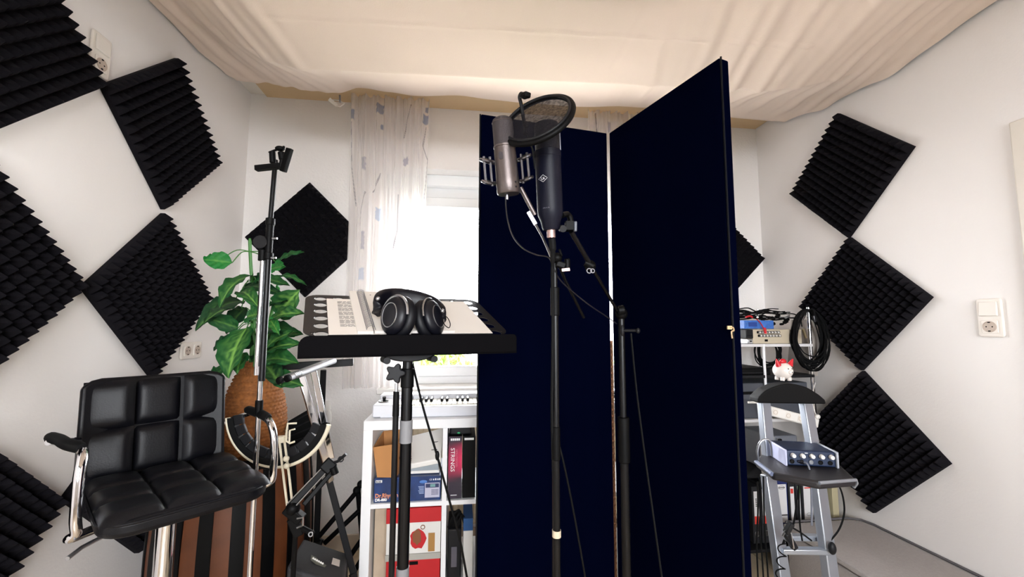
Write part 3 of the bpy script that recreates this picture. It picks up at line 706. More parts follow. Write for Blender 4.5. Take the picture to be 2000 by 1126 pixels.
lv = [ # base, tip, width, normal, droop, light, stem index, colour
 ((-0.961, 1.836, 1.565), (-1.069, 1.828, 1.576), .078, (.2, -.95, .2), .05, .35, 3, G3),
 ((-1.033, 1.903, 1.596), (-1.094, 1.87, 1.589), .05, (0, -.5, .8), .05, .2, 3, G3),
 ((-0.903, 1.893, 1.52), (-0.95, 1.728, 1.389), .10, (-.3, -.8, .6), .22, .7, 2, G1),
 ((-0.946, 1.909, 1.407), (-1, 1.691, 1.305), .095, UPF, .25, .35, 2, G2),
 ((-0.933, 1.87, 1.366), (-0.951, 1.653, 1.328), .075, (0, -.6, .8), .2, .5, 2, G2),
 ((-0.932, 1.856, 1.292), (-1.005, 1.74, 1.337), .07, (0, -.9, .3), .05, .4, 1, G1),
 ((-0.875, 1.809, 1.293), (-0.865, 1.661, 1.114), .135, (-.2, -.97, .2), .12, .9, 1, G1),
 ((-0.984, 1.926, 1.258), (-1.022, 1.855, 1.201), .05, UPF, .1, .1, 1, G2),
 ((-0.995, 1.899, 1.122), (-1, 1.821, 1.096), .06, UPF, .1, .3, 1, G1),
 ((-0.784, 1.834, 1.57), (-0.644, 1.732, 1.606), .035, (0, -.8, .6), .1, .5, 3, G1),
 ((-0.798, 1.818, 1.539), (-0.715, 1.747, 1.542), .065, (0, -.9, .4), .05, .5, 3, G3),
 ((-0.88, 1.872, 1.494), (-0.683, 1.709, 1.469), .06, (0, -.75, .65), .1, .4, 2, G1),
 ((-0.792, 1.86, 1.507), (-0.616, 1.7, 1.476), .03, (0, -.6, .8), .15, .5, 2, G1),
 ((-0.949, 1.923, 1.471), (-0.722, 1.757, 1.434), .06, (0, -.8, .6), .12, .3, 2, G2),
 ((-0.934, 1.863, 1.444), (-0.789, 1.709, 1.381), .07, UPF, .2, .8, 2, G1),
 ((-0.791, 1.871, 1.38), (-0.759, 1.798, 1.477), .03, (0, -1, .1), .0, .5, None, G3),
 ((-0.757, 1.809, 1.348), (-0.64, 1.706, 1.443), .115, (.2, -.97, .1), .05, 1.0, 2, G1),
 ((-0.77, 1.773, 1.322), (-0.604, 1.648, 1.357), .075, (.1, -.8, .6), .15, .9, 1, G1),
 ((-0.811, 1.834, 1.378), (-0.697, 1.736, 1.406), .07, UPF, .1, .6, 2, G2),
 ((-0.842, 1.74, 1.338), (-0.772, 1.69, 1.349), .075, (0, -.9, .4), .0, .6, 1, G1),
 ((-0.746, 1.709, 1.33), (-0.681, 1.645, 1.271), .04, UPF, .1, .8, 1, G3),
 ((-0.846, 1.847, 1.271), (-0.642, 1.7, 1.284), .085, UPF, .15, .4, 1, G2),
 ((-0.794, 1.806, 1.209), (-0.65, 1.68, 1.284), .07, (.2, -.85, .5), .1, .7, 1, G1),
 ((-0.785, 1.786, 1.189), (-0.612, 1.66, 1.24), .08, UPF, .15, .6, 1, G1),
 ((-0.795, 1.79, 1.158), (-0.613, 1.646, 1.17), .09, UPF, .15, .5, 0, G1),
 ((-0.765, 1.748, 1.142), (-0.664, 1.639, 1.086), .08, UPF, .15, .5, 0, G2),
 ((-0.725, 1.726, 1.104), (-0.585, 1.63, 1.082), .07, (0, -.9, .4), .1, .5, 0, G1),
 ((-0.887, 1.915, 1.247), (-0.952, 1.848, 1.186), .08, UPF, .15, .3, 1, G2),
 ((-0.964, 1.974, 1.383), (-1.008, 1.908, 1.27), .08, UPF, .15, .2, 1, G2),
 ((-0.894, 1.973, 1.291), (-0.744, 1.883, 1.182), .09, UPF, .15, .2, 1, G2),
 ((-0.916, 1.984, 1.199), (-0.818, 1.919, 1.114), .09, UPF, .15, .2, 0, G2),
 ((-0.878, 1.798, 1.189), (-0.849, 1.699, 1.122), .06, UPF, .1, .5, 0, G1),
 ((-1.01, 1.939, 1.381), (-1.01, 1.893, 1.445), .05, UPF, .1, .2, 2, G2),
 ((-0.807, 1.926, 1.247), (-0.665, 1.825, 1.271), .07, UPF, .1, .3, 1, G1),
 ((-0.942, 1.963, 1.475), (-0.856, 1.906, 1.539), .05, UPF, .1, .3, 2, G2),
]
spp = [sp[0], sp[1], sp[2], sp[3]]
for a, b, w_, n_, d_, l_, s_, c_ in lv: leaf(a, b, w_, n_, d_, l_, None if s_ is None else (spp[s_]+Vector((0, -.005, .02))), c_)

# ------------------------------------------------------------------ chrome tripod stand with phone clamp
M_chr2 = M_chrome
def tripod(t, x, y, r=.32, zc=.28, mat_=M_black, rot=.3, th=.009):
    for k in range(3):
        a = rot+2*PI*k/3; MB().tube([(x, y, zc), (x+r*math.cos(a), y+r*math.sin(a), .012)], th, 8).build('leg', mat_, t)
    for k in range(3):
        a = rot+2*PI*k/3; MB().cyl((x+r*.97*math.cos(a), y+r*.97*math.sin(a), .028), (x+r*1.02*math.cos(a), y+r*1.02*math.sin(a), 0), .013, n=10).build('foot', M_rubber, t)
    MB().cyl((x, y, zc-.03), (x, y, zc+.04), .02, n=14).build('leg_collar', mat_, t)
sx, sy = (-0.691, 1.541, 1.083)[:2]
t = thing('microphone_stand', 'tall chrome stand with an empty black phone clamp on top, before the plant', 'stand', (sx, sy, 0))
za, zb, zc_, zd = (-0.672, 1.499, 1.543)[2], (-0.652, 1.464, 1.905)[2], (-0.688, 1.534, 1.162)[2], (-0.694, 1.547, 1.026)[2]
MB().cyl((sx, sy, .25), (sx, sy, zc_), .0085, n=16).build('lower_tube', M_chrome, t)
MB().cyl((sx, sy, zd-.03), (sx, sy, zd+.02), .0125, n=16).build('clutch', M_black, t)
MB().cyl((sx+.004, sy, zc_-.05), (sx+.004, sy, za+.01), .0105, n=16).build('upper_tube', M_bmetal, t)
MB().cyl((sx-.014, sy, zc_-.03), (sx-.014, sy, za+.01), .0085, n=16).build('side_tube', M_chrome, t)
q = MB(); q.cyl((sx+.004, sy, za-.005), (sx+.004, sy, za+.02), .016); q.cyl((sx-.016, sy, za-.01), (sx-.016, sy, za+.03), .014); q.cyl((sx+.004, sy, za+.12), (sx+.004, sy, za+.145), .0155); q.cyl((sx+.003, sy, za), (sx+.004, sy, za+.13), .0125)
q.build('boom_clutch', M_black, t, bevel=.002)
q = MB(); q.cyl((sx-.02, sy+.015, za+.055), (sx-.02, sy-.018, za+.055), .024, n=20); q.build('tilt_disc', M_dgrey, t, bevel=.002)
MB().cyl((sx+.004, sy, za+.13), (sx+.010, sy, zb), .0085, n=14).build('top_rod', M_bmetal, t)
for dz in (.07, -.0): MB().cyl((sx+.018, sy-.01, za+dz), (sx+.035, sy-.012, za+dz), .0035, n=8).build('set_screw', M_steel, t)
pc = MB(); 
pc.beam((-0.705, 1.456, 1.839), (-0.621, 1.445, 1.848), .020, .018); pc.beam((-0.604, 1.425, 1.821), (-0.582, 1.416, 1.899), .014, .022); pc.cyl((-0.662, 1.446, 1.893), (-0.608, 1.438, 1.914), .004); pc.ball((-0.624, 1.44, 1.907), (.016, .012, .009))
pc.cyl((-0.65, 1.444, 1.897), (-0.648, 1.448, 1.858), .010); pc.cyl((-0.62, 1.441, 1.895), (-0.615, 1.443, 1.869), .011); pc.cyl((-0.612, 1.432, 1.865), (-0.617, 1.436, 1.837), .007)
pc.build('phone_clamp', M_black, t, bevel=.002)
MB().lathe([(.070, 0), (.070, .012), (.03, .028), (.016, .05)], (sx, sy, 0), n=32).build('base', M_bmetal, t)
MB().cyl((sx, sy, .04), (sx, sy, .3), .011).build('base_tube', M_black, t)

# ------------------------------------------------------------------ chrome folding stand with ribbed handle
t = thing('folding_stand', 'folded chrome stand with a ribbed silver bar, left of the music stand', 'stand', (-0.467, 1.758, 0.376))
for i, (a, b) in enumerate((((-0.621, 1.53, 1.115), (-0.537, 1.759, 1.157)), ((-0.594, 1.526, 1.122), (-0.51, 1.755, 1.161)))):
    a, b = V(a), V(b); o = MB().cyl(a, b, .0115, n=16).build('top_bar', M_steel, t)
    q = MB(); 
    for k in range(5): q.torus(a.lerp(b, .10+.028*k), b-a, .0118, .0016, 16, 5)
    q.build('rib_ring', M_steel, o)
    MB().cyl(a.lerp(b, -.04), a.lerp(b, .02), .0128, n=16).build('end_cap', M_black, o, bevel=.003)
q = MB(); q.beam((-0.605, 1.67, 1.113), (-0.516, 1.73, 0.765), .016, .026); q.build('leg', M_chrome, t, bevel=.004)
q = MB(); q.beam((-0.573, 1.705, 1.13), (-0.496, 1.726, 0.785), .014, .024); q.build('leg', M_chrome, t, bevel=.004)
q = MB(); q.beam((-0.516, 1.755, 0.708), (-0.412, 1.776, 0.328), .013, .024); q.build('leg', M_dgrey, t, bevel=.003)
q = MB(); q.beam((-0.516, 1.729, 0.775), (-0.504, 1.745, 0.691), .017, .027); q.build('leg_joint', M_chrome, t, bevel=.004)
q = MB(); q.beam((-0.583, 1.859, 1.113), (-0.604, 1.926, 0.386), .024, .03); q.build('rear_leg', M_black, t, bevel=.003)
q = MB(); q.beam((-0.731, 1.805, 1.134), (-0.457, 1.841, 1.147), .016, .03); q.build('cross_bar', M_dgrey, t, bevel=.003)
q = MB(); q.beam((-0.412, 1.776, 0.328), (-0.39, 1.788, 0.162), .013, .024); q.beam((-0.604, 1.926, 0.386), (-0.613, 1.955, 0.07), .024, .03); q.build('lower_leg', M_dgrey, t)
textmesh('SHURE', 'print', frame((-0.51, 1.685, 0.861), V((-0.481, 1.689, 0.777))-V((-0.51, 1.685, 0.861)), (.9, 0, .3)), .014, M_white, t) if False else None
wb = thing('wall_bracket', 'little white plastic bracket on back wall right of the folded chrome stand', 'bracket', (-0.773, 2.59, 0.714))
q = MB(); q.beam((-0.78, 2.585, 0.857), (-0.772, 2.585, 0.803), .03, .02); q.ball((-0.767, 2.575, 0.761), (.018, .012, .05)); q.build('bracket_body', M_wplast, wb)

# ------------------------------------------------------------------ black boom arm resting on the case
t = thing('boom_arm', 'folded black spring boom arm leaning over the speckled black case', 'boom arm', (-0.525, 1.45, 0.508))
a, b = V((-0.528, 1.43, 0.737)), V((-0.433, 1.491, 0.84))
d = (b-a).normalized(); s = d.cross(Vector((0, 1, 0))).normalized()
MB().beam(a, b, .022, .020, s).build('arm_tube', M_black, t, bevel=.003)
MB().beam(a-s*.028+d*.02, b-s*.024-d*.02, .016, .016, s).build('arm_tube', M_black, t, bevel=.003)
for k in (-1, 1): MB().tube([a+s*.012*k-Vector((0, .014, 0)), b+s*.010*k-Vector((0, .014, 0))], .0022, 6).build('spring', M_steel, t)
q = MB(); q.beam(b-d*.03, b+d*.012, .05, .04, s); q.build('arm_head', M_black, t, bevel=.005)
q = MB(); q.tube([b, V((-0.402, 1.465, 0.855)), V((-0.375, 1.46, 0.879))], .005, 8); q.torus((-0.392, 1.463, 0.862), (.1, -1, .1), .008, .002, 16, 6); q.build('tip_clip', M_dgrey, t)
MB().cyl(V((-0.418, 1.469, 0.835)), V((-0.41, 1.47, 0.813)), .012).build('tip_joint', M_black, t)
q = MB(); q.ball((-0.524, 1.431, 0.726), .022); q.beam((-0.544, 1.433, 0.729), (-0.495, 1.431, 0.689), .03, .03); q.cyl((-0.49, 1.422, 0.669), (-0.451, 1.408, 0.655), .008); q.beam((-0.527, 1.434, 0.697), (-0.502, 1.436, 0.64), .02, .03); q.build('arm_joint', M_black, t, bevel=.003)
q = MB(); q.tube([(-0.503, 1.41, 0.703), (-0.484, 1.408, 0.706), (-0.485, 1.41, 0.682), (-0.503, 1.413, 0.674)], .003, 6); q.torus((-0.456, 1.398, 0.659), (0, -1, .2), .006, .002, 16, 6); q.build('wing_nut', M_steel, t)
MB().tube([(-0.514, 1.435, 0.664), (-0.521, 1.45, 0.508), (-0.527, 1.458, 0.421)], .008, 8).build('lower_rod', M_black, t)

# ------------------------------------------------------------------ speckled black case on the floor and tube stand
t = thing('equipment_case', 'black speckled case with white label and worn emblem, beside the shelf', 'case', (-0.506, 1.768, 0.324))
P_ = [V(p) for p in ((-.86, 1.45, .40), (-.62, 1.78, .44), (-.43, 1.60, .38), (-.58, 1.28, .33))]
P_ = [V((-0.562, 1.505, 0.513)), V((-0.611, 1.788, 0.465)), V((-0.442, 1.815, 0.382))]; P_.append(P_[0]+P_[2]-P_[1])
q = MB(); q.add(P_+[Vector((p.x, p.y, .02)) for p in P_], [(0, 1, 2, 3), (7, 6, 5, 4), (0, 4, 5, 1), (1, 5, 6, 2), (2, 6, 7, 3), (3, 7, 4, 0)])
cs = q.build('case_body', M_nylon, t, bevel=.012, seg=3)
n_ = (P_[1]-P_[0]).cross(P_[3]-P_[0]).normalized(); n_ = n_ if n_.z > 0 else -n_
def onq(a, b): return P_[0].lerp(P_[3], a).lerp(P_[1].lerp(P_[2], a), b)+n_*.0015
q = MB(); q.add([onq(.72, .44), onq(.88, .44), onq(.86, .66), onq(.71, .66)], [(0, 1, 2, 3)]); q.build('paper_label', M_paper, cs, smooth=0)
q = MB(); q.add([onq(*p) for p in ((.33, .36), (.45, .28), (.62, .28), (.64, .36), (.48, .42), (.40, .50), (.30, .52))], [tuple(range(7))]); q.build('emblem', mat('worn silver', '#77786c', .6, .3, var=.3, vscale=60), cs, smooth=0)
for k in range(6): MB().ball(onq(.36+.04*k, .42-.012*k)+n_*.001, .004).build('emblem_stud', M_wplast, cs)
t = thing('tube_stand', 'black folded tube stand with round rubber tips, left of the white shelf', 'stand', (-0.619, 2.14, 0.269))
for a, b in ((((-0.646, 2.088, 0.324)), (-0.482, 2.102, 0.517)), ((-0.618, 2.087, 0.295), (-0.461, 2.106, 0.434)), ((-0.517, 2.031, 0.218), (-0.434, 2.061, 0.331)), ((-0.482, 2.031, 0.17), (-0.423, 2.066, 0.26))):
    MB().cyl(a, b, .011, n=12).build('tube', M_black, t)
for c in ((-0.482, 2.091, 0.524), (-0.468, 2.108, 0.545), (-0.457, 2.095, 0.439)): MB().ball(c, .018).build('rubber_tip', M_rubber, t)
MB().cyl((-0.479, 2.101, 0.517), (-0.454, 2.12, 0.269), .012, n=12).build('tube', M_black, t)
MB().tube([V((-0.632, 2.087, 0.314)), (-.72, 2.0, .012), (-.5, 2.2, .012)], .011, 8).build('base_tube', M_black, t)

# ------------------------------------------------------------------ white cube shelf under the window
t = thing('cube_shelf', 'white cube shelf holding boxes under the window, left of the screen', 'shelf', (.34, 2.0, 0))
SX0, SX1, SY0, SY1 = -.397, 1.07, 1.80, 2.19
SZ = (.908, .870, .574, .556, .238, .220)
MB().bx(SX0, SX1, SY0, SY1, SZ[1], SZ[0]).build('top_board', M_white, t, bevel=.0015)
for a, b in ((SX0, SX0+.038), (SX1-.038, SX1)): MB().bx(a, b, SY0, SY1, 0, SZ[1]).build('side_board', M_white, t, bevel=.0015)
DV = [-.062, .245, .552, .8]
for x in DV[:1]+[.285, .65]: MB().bx(x-.010, x+.010, SY0+.002, SY1-.002, .22, SZ[1]).build('divider', M_white, t, bevel=.001)
for z0, z1 in ((SZ[3], SZ[2]), (SZ[5], SZ[4])): MB().bx(SX0+.038, SX1-.038, SY0+.001, SY1-.001, z0, z1).build('shelf_board', M_white, t, bevel=.001)
MB().bx(SX0+.038, SX1-.038, SY0+.01, SY1, 0, .06).build('plinth', M_white, t)

def cbox(name, label, cat, x0, x1, y0, y1, z0, z1, m_, bevel=.002, group=None, rot=0):
    t = thing(name, label, cat, ((x0+x1)/2, (y0+y1)/2, z0), group)
    b = MB(); c = Vector(((x0+x1)/2, (y0+y1)/2, (z0+z1)/2)); R = Matrix.Rotation(rot, 3, 'Z')
    b.box(c, (x1-x0, y1-y0, z1-z0), R); o = b.build('box_body', m_, t, bevel=bevel)
    return t, o
# blue drum-machine carton
M_blue = mat('printed dark blue card', '#123063', .35, var=.9, vscale=22)
t, o = cbox('drum_machine_box', 'dark blue printed carton with a rhythm machine picture, on the upper left shelf', 'box', -.35, -.078, 1.815, 2.05, .574, .672, M_blue, .001)
FY = 1.8142
def FM(x, z, y=FY): return frame((x, y, z), (1, 0, 0), (0, 0, 1))
M_org = mat('orange ink', '#e0936a', .5); M_wink = mat('white ink', '#f0f0f0', .5)
textmesh('Dr.Rhythm', 'lettering', FM(-.345, .594), .023, M_org, o, sx=.9, bold=.0006)
textmesh('DR-880', 'lettering', FM(-.345, .580), .015, M_wink, o, bold=.0006)
MB().bx(-.344, -.318, FY-.0006, FY, .654, .664).build('logo_plate', M_wink, o)
textmesh('BOSS', 'lettering', FM(-.3425, .6555, FY-.0007), .0088, M_black, o, bold=.0003)
textmesh('C€ + T & B', 'lettering', FM(-.130, .655), .008, M_wink, o, bold=.0003) if False else textmesh('CE', 'lettering', FM(-.125, .655), .009, M_wink, o)
for k, x in enumerate((-.110, -.101, -.092, -.084)): MB().bx(x, x+.005, FY-.0005, FY, .655, .661+(k % 2)*.001).build('print_icon', M_wink, o)
for k in range(6): MB().bx(-.170+.002*(k % 3), -.147, FY-.0005, FY, .630-.0055*k, .6325-.0055*k).build('print_line', mat('pale blue ink', '#9fb2d6', .5), o)
q = MB().bx(-.143, -.082, FY-.0012, FY, .586, .645).build('machine_picture', mat('pale lilac print', '#b9b8cc', .5), o)
MB().bx(-.140, -.085, FY-.0016, FY-.001, .626, .642).build('picture_panel', mat('navy print', '#24305a', .5), q)
MB().bx(-.121, -.100, FY-.002, FY-.0015, .629, .640).build('picture_screen', mat('teal print', '#6f9c9c', .5), q)
for i in range(5):
    for j in range(4): MB().bx(-.115+.006*i, -.1115+.006*i, FY-.0018, FY-.001, .597+.006*j, .6005+.006*j).build('picture_key', MATS['navy print'], q)
q = MB(); q.ball((-.150, FY+.0005, .650), (.016, .001, .007)); q.build('print_oval', mat('mid blue print', '#3f6fb5', .5), o)
# open cardboard box on it
t = thing('cardboard_box', 'small open brown cardboard box standing on the dark blue carton', 'box', (-.30, 1.9, .673))
bx_ = [V(p) for p in ((-.340, 1.825, .673), (-.262, 1.815, .673), (-.250, 1.95, .673), (-.335, 1.96, .673))]
tp_ = [V(p) for p in ((-.358, 1.818, .797), (-.258, 1.806, .812), (-.245, 1.95, .835), (-.345, 1.97, .825))]
for k in range(4):
    a, b, c, d = bx_[k], bx_[(k+1) % 4], tp_[(k+1) % 4], tp_[k]; q = MB(); q.add([a, b, c, d], [(0, 1, 2, 3)]); q.build('side_panel', M_card, t, solid=.003, smooth=0)
q = MB(); q.add(bx_, [(0, 1, 2, 3)]); q.build('bottom_panel', M_card, t, solid=.003, smooth=0)
# white tilted device with dark tassel
t = thing('white_device', 'flat white box lying tilted on the dark blue carton beside the cardboard box', 'device', (-.14, 1.9, .673))
q = MB(); T_ = [V(p) for p in ((-.225, 1.83, .715), (-.080, 1.822, .740), (-.075, 1.98, .830), (-.225, 1.99, .795))]
q.add(T_+[p-Vector((-.002, -.004, .022)) for p in T_], [(0, 1, 2, 3), (7, 6, 5, 4), (0, 4, 5, 1), (1, 5, 6, 2), (2, 6, 7, 3), (3, 7, 4, 0)]); q.build('lid', M_wplast, t, bevel=.004)
q = MB(); q.bx(-.235, -.085, 1.84, 1.99, .674, .686); q.build('tray', M_wplast, t, bevel=.003)
q = MB(); q.add([(-.235, 1.845, .686), (-.09, 1.845, .686), (-.09, 1.99, .686), (-.235, 1.99, .686), (-.225, 1.846, .694), (-.092, 1.843, .716), (-.085, 1.985, .8), (-.225, 1.985, .77)], [(0, 1, 2, 3), (4, 5, 6, 7), (0, 1, 5, 4), (1, 2, 6, 5), (2, 3, 7, 6), (3, 0, 4, 7)]); q.build('body', mat('silver grey plastic', '#9aa2a8', .4), t)
for a, b in ((.30, .1), (.55, .12)):
    p = T_[0].lerp(T_[1], .78).lerp(T_[3].lerp(T_[2], .78), a); MB().beam(p+Vector((-.012, 0, .0015)), p+Vector((.014, 0, .003)), .003, .002).build('slot', M_black, t)
t = thing('black_tassel', 'spiky black frayed tassel hanging over the tilted white box', 'tassel', (-.205, 1.81, .70))
q = MB(); r_ = random.Random(3)
for k in range(26):
    a = r_.uniform(-1.3, 1.3); q.tube([(-.235, 1.80, .755), (-.228+.012*math.cos(a), 1.797, .755+.014*math.sin(a)), (-.228+.030*math.cos(a), 1.795+r_.uniform(-.004, .004), .750+.042*math.sin(a))], [.004, .003, .0008], 5)
o_ = q.build('bristles', M_rubber, t); o_['kind'] = 'stuff'; MB().ball((-.236, 1.80, .755), .013).build('knot', M_rubber, t)
# software box "STRINGS"
cols = []; mb = MB(); nx, nz = 24, 60; x0, x1, z0, z1 = -.047, .010, .577, .832
for j in range(nz+1):
    for i in range(nx+1):
        s, h = i/nx, j/nz; mb.v.append((x0+(x1-x0)*s, 1.8125, z0+(z1-z0)*h))
        k = max(0, 1-((h-.62)/.30)**2)*(.25+.75*s**1.5)+.25*max(0, 1-((h-.55)/.3)**2)*(1-s)
        k = min(1, k); cols.append((.02+.75*k, .012+.01*k, .03+.09*k))
for j in range(nz):
    for i in range(nx): a = j*(nx+1)+i; mb.f.append((a, a+1, a+nx+2, a+nx+1)); mb.mi.append(0)
t, o = cbox('software_box', 'slim black and crimson box with STRINGS lettering, right of the shelf divider', 'box', -.047, .010, 1.813, 2.05, .577, .832, M_black, .001, 'software boxes on the shelf')
MB.recalc = False; mb.build('front_print', mat('glossy print', '#ffffff', .3, attr='Col'), o, cols=cols, smooth=0); MB.recalc = True
VM = lambda x, z: frame((x, 1.8120, z), (0, 0, -1), (1, 0, 0))
textmesh('STRINGS', 'lettering', VM(-.037, .785), .024, M_wink, o, sx=1.05)
textmesh('HOLLYWOOD', 'lettering', VM(-.016, .778), .011, mat('pink ink', '#d9788c', .5), o)
for k in range(5): MB().bx(-.0385+.0082*k, -.0385+.0082*k+.0065, 1.8112, 1.812, .815, .824).build('logo_tile', M_wink, o)
MB().bx(-.036, -.010, 1.8115, 1.812, .590, .5925).build('print_line', M_wink, o)
t, o = cbox('software_box', 'black box partly hidden by the screen, right of the STRINGS box', 'box', .014, .068, 1.815, 2.05, .577, .832, M_black, .001, 'software boxes on the shelf')
MB().bx(.020, .060, 1.8135, 1.815, .815, .824).build('logo_tile', M_wink, o)
t, o = cbox('black_case', 'black flat case lying on top of the STRINGS box', 'case', -.042, .05, 1.83, 2.0, .834, .866, M_dgrey, .006); MB().ball((-.005, 1.829, .842), (.007, .002, .004)).build('badge', mat('green badge', '#2fae6c', .4), o)
# red and white cartons in the lower compartment
M_wcard = mat('white card', '#dcdad6', .6)
t, o = cbox('red_white_carton', 'white carton with red lid and a red rose print, lower left compartment', 'box', -.295, -.075, 1.812, 2.08, .345, .545, M_wcard, .001)
MB().bx(-.297, -.073, 1.809, 2.082, .490, .548).build('red_lid', M_red, o, bevel=.002)
q = MB(); r_ = random.Random(9)
for k in range(16):
    a = 2*PI*k/16; q.v.append((-.165+.034*math.cos(a)*r_.uniform(.8, 1.2), 1.8108, .425+.040*math.sin(a)*r_.uniform(.8, 1.15)))
q.f = [tuple(range(16))]; q.mi = [0]; q.build('rose_print', M_red, o, smooth=0)
q = MB()
for k in range(12):
    a = 2*PI*k/12; q.v.append((-.170+.018*math.cos(a)*r_.uniform(.7, 1.3), 1.8100, .432+.034*math.sin(a)*r_.uniform(.8, 1.15)))
q.f = [tuple(range(12))]; q.mi = [0]; q.build('figure_print', mat('brown print', '#7d4a2a', .6), o, smooth=0)
MB().bx(-.125, -.098, 1.8105, 1.812, .372, .445).build('brown_patch', mat('ochre print', '#a5793f', .6), o)
MB().bx(-.296, -.074, 1.806, 1.812, .345, .368).build('grey_strip', mat('grey card', '#a9a79f', .6), o)
MB().torus((-.148, 1.8105, .470), (0, 1, 0), .008, .0016, 16, 5).build('print_ring', MATS['brown print'], o)
t, o = cbox('red_carton', 'scuffed red carton at the bottom of the lower left compartment', 'box', -.293, -.076, 1.815, 2.08, .239, .342, M_red, .001)
MB().bx(-.20, -.165, 1.8140, 1.815, .322, .335).build('black_tab', M_black, o)
t, o = cbox('beige_panel_box', 'plain beige carton at the back of the lower left compartment', 'box', -.352, -.30, 1.86, 2.1, .239, .53, mat('beige card', '#b9a690', .8, var=.2, vscale=20), .002)
t, o = cbox('dark_gadget', 'black upright gadget in the lower compartment right of the divider', 'box', -.046, .012, 1.82, 2.0, .239, .45, M_dgrey, .006)
MB().bx(-.030, -.006, 1.817, 1.82, .30, .38).build('side_window', mat('smoky plastic', '#55525c', .3), o, bevel=.001)
q = MB(); 
for k in range(8): q.tube(spline([(-.045+.006*k, 1.84, .45), (-.03+.006*k, 1.83, .49+.01*(k % 3)), (.0+.004*k, 1.84, .52-.006*k), (.02, 1.85, .46)], 4), .003, 5)
cbt = thing('cable_bundle', 'tangle of black cables on the gadget in the lower compartment', 'cables', (-.02, 1.84, .45)); q.build('cable', M_rubber, cbt)
MB().ball((-.01, 1.85, .465), (.02, .014, .014)).build('plug', M_dgrey, cbt)
t, o = cbox('white_slab', 'white slim box with blue top beside the screen, lower compartment', 'box', .020, .06, 1.82, 2.0, .239, .44, M_wcard, .002)
MB().bx(.020, .06, 1.82, 2.0, .441, .49).build('blue_block', mat('blue card', '#1f4f86', .6), o)

# ------------------------------------------------------------------ piano keyboard
KX, KY, KZ = -.372, 1.845, .912
t = thing('midi_keyboard', 'white piano keyboard lying on the white cube shelf at the window', 'keyboard', (KX+.6, KY+.13, KZ))
kb = MB(); kb.bx(KX, KX+1.3, KY, KY+.028, KZ, KZ+.042); kb.bx(KX, KX+.10, KY, KY+.16, KZ, KZ+.052); kb.bx(KX+1.20, KX+1.3, KY, KY+.16, KZ, KZ+.052); kb.bx(KX, KX+1.3, KY+.155, KY+.24, KZ, KZ+.068); kb.bx(KX+.03, KX+1.27, KY, KY+.24, KZ-.003, KZ+.02)
kb.build('case', mat('pale grey white plastic', '#dfe0e6', .35), t, bevel=.005)
M_ivory = mat('ivory key', '#efeadb', .2); wk = None; bk = None; nW = 46
for k in range(nW):
    x = KX+.112+.0235*k; c = (x, KY+.09, KZ+.037)
    if wk is None: wk = MB().box(c, (.0225, .128, .022)).build('white_key', M_ivory, t, bevel=.0012, seg=1)
    else: copy_part(wk, t, c)
    if k % 7 in (0, 1, 3, 4, 5) and k < nW-1:
        c = (x+.0118, KY+.114, KZ+.054)
        if bk is None: bk = MB().box(c, (.0115, .08, .014)).build('black_key', M_black, t, bevel=.0015, seg=1)
        else: copy_part(bk, t, c)
MB().torus((KX+.035, KY+.075, KZ+.053), (0, 0, 1), .022, .004, 28, 6).build('wheel_well', M_steel, t)
q = MB(); q.cyl((KX+.035, KY+.075, KZ+.05), (KX+.035, KY+.07, KZ+.074), .006, .008); q.build('joystick', M_black, t)

# ------------------------------------------------------------------ music stand
BLc = Vector((-.341, .939, 1.282)); Wd, Hd = .50, .284
ex = Vector((math.cos(.336), math.sin(.336), 0)); ey = Vector((-math.sin(.336)*math.cos(.388), math.cos(.336)*math.cos(.388), math.sin(.388))); en = ex.cross(ey); BRc = BLc+ex*Wd
MO = frame(BLc, ex, ey)
pole_p = Vector((-0.127, 1.02, 1.047)); px_, py_ = pole_p.x, pole_p.y
ms = thing('music_stand', 'black music stand with perforated desk, in front of the window', 'music stand', (px_, py_, 0))
cu = bpy.data.curves.new('desk', 'CURVE'); cu.dimensions = '2D'; cu.fill_mode = 'BOTH'; cu.extrude = .0012
def addpoly(pts):
    s = cu.splines.new('POLY'); s.points.add(len(pts)-1); s.use_cyclic_u = True
    for p, (x, y) in zip(s.points, pts): p.co = (x, y, 0, 1)
addpoly([(x+Wd/2, y+Hd/2) for x, y in rrect(Wd, Hd, .035, 6)])
holes = [(.037, .012+.048*i) for i in range(6)]+[(Wd-.037, .012+.048*i) for i in range(6)]+[(.037+.046+.0415*i, Hd-.030) for i in range(9)]
for hx_, hy_ in holes:
    rh = .0135 if hy_ > .25 and .05 < hx_ < .45 else .0155; addpoly([(hx_+rh*math.cos(2*PI*k/20), hy_+rh*math.sin(2*PI*k/20)) for k in range(20)])
for hx_, hy_ in ((.018, .018), (Wd-.018, .018)): addpoly([(hx_+.0035*math.cos(2*PI*k/10), hy_+.0035*math.sin(2*PI*k/10)) for k in range(10)])
oc = bpy.data.objects.new('desk', cu); COL.objects.link(oc); bpy.context.view_layer.update()
me = bpy.data.meshes.new_from_object(oc); bpy.data.objects.remove(oc)
q = MB(); q.T = MO; q.add([tuple(v.co) for v in me.vertices], [tuple(p.vertices) for p in me.polygons])
M_desk = mat('black powder coat', '#070608', .7, spec=.04)
desk = q.build('desk', mat('satin desk sheet', '#151315', .38, spec=.45), ms, smooth=0); bpy.data.meshes.remove(me)
Z_ = Vector((0, 0, 1)); fwd = en.cross(ex)*-1
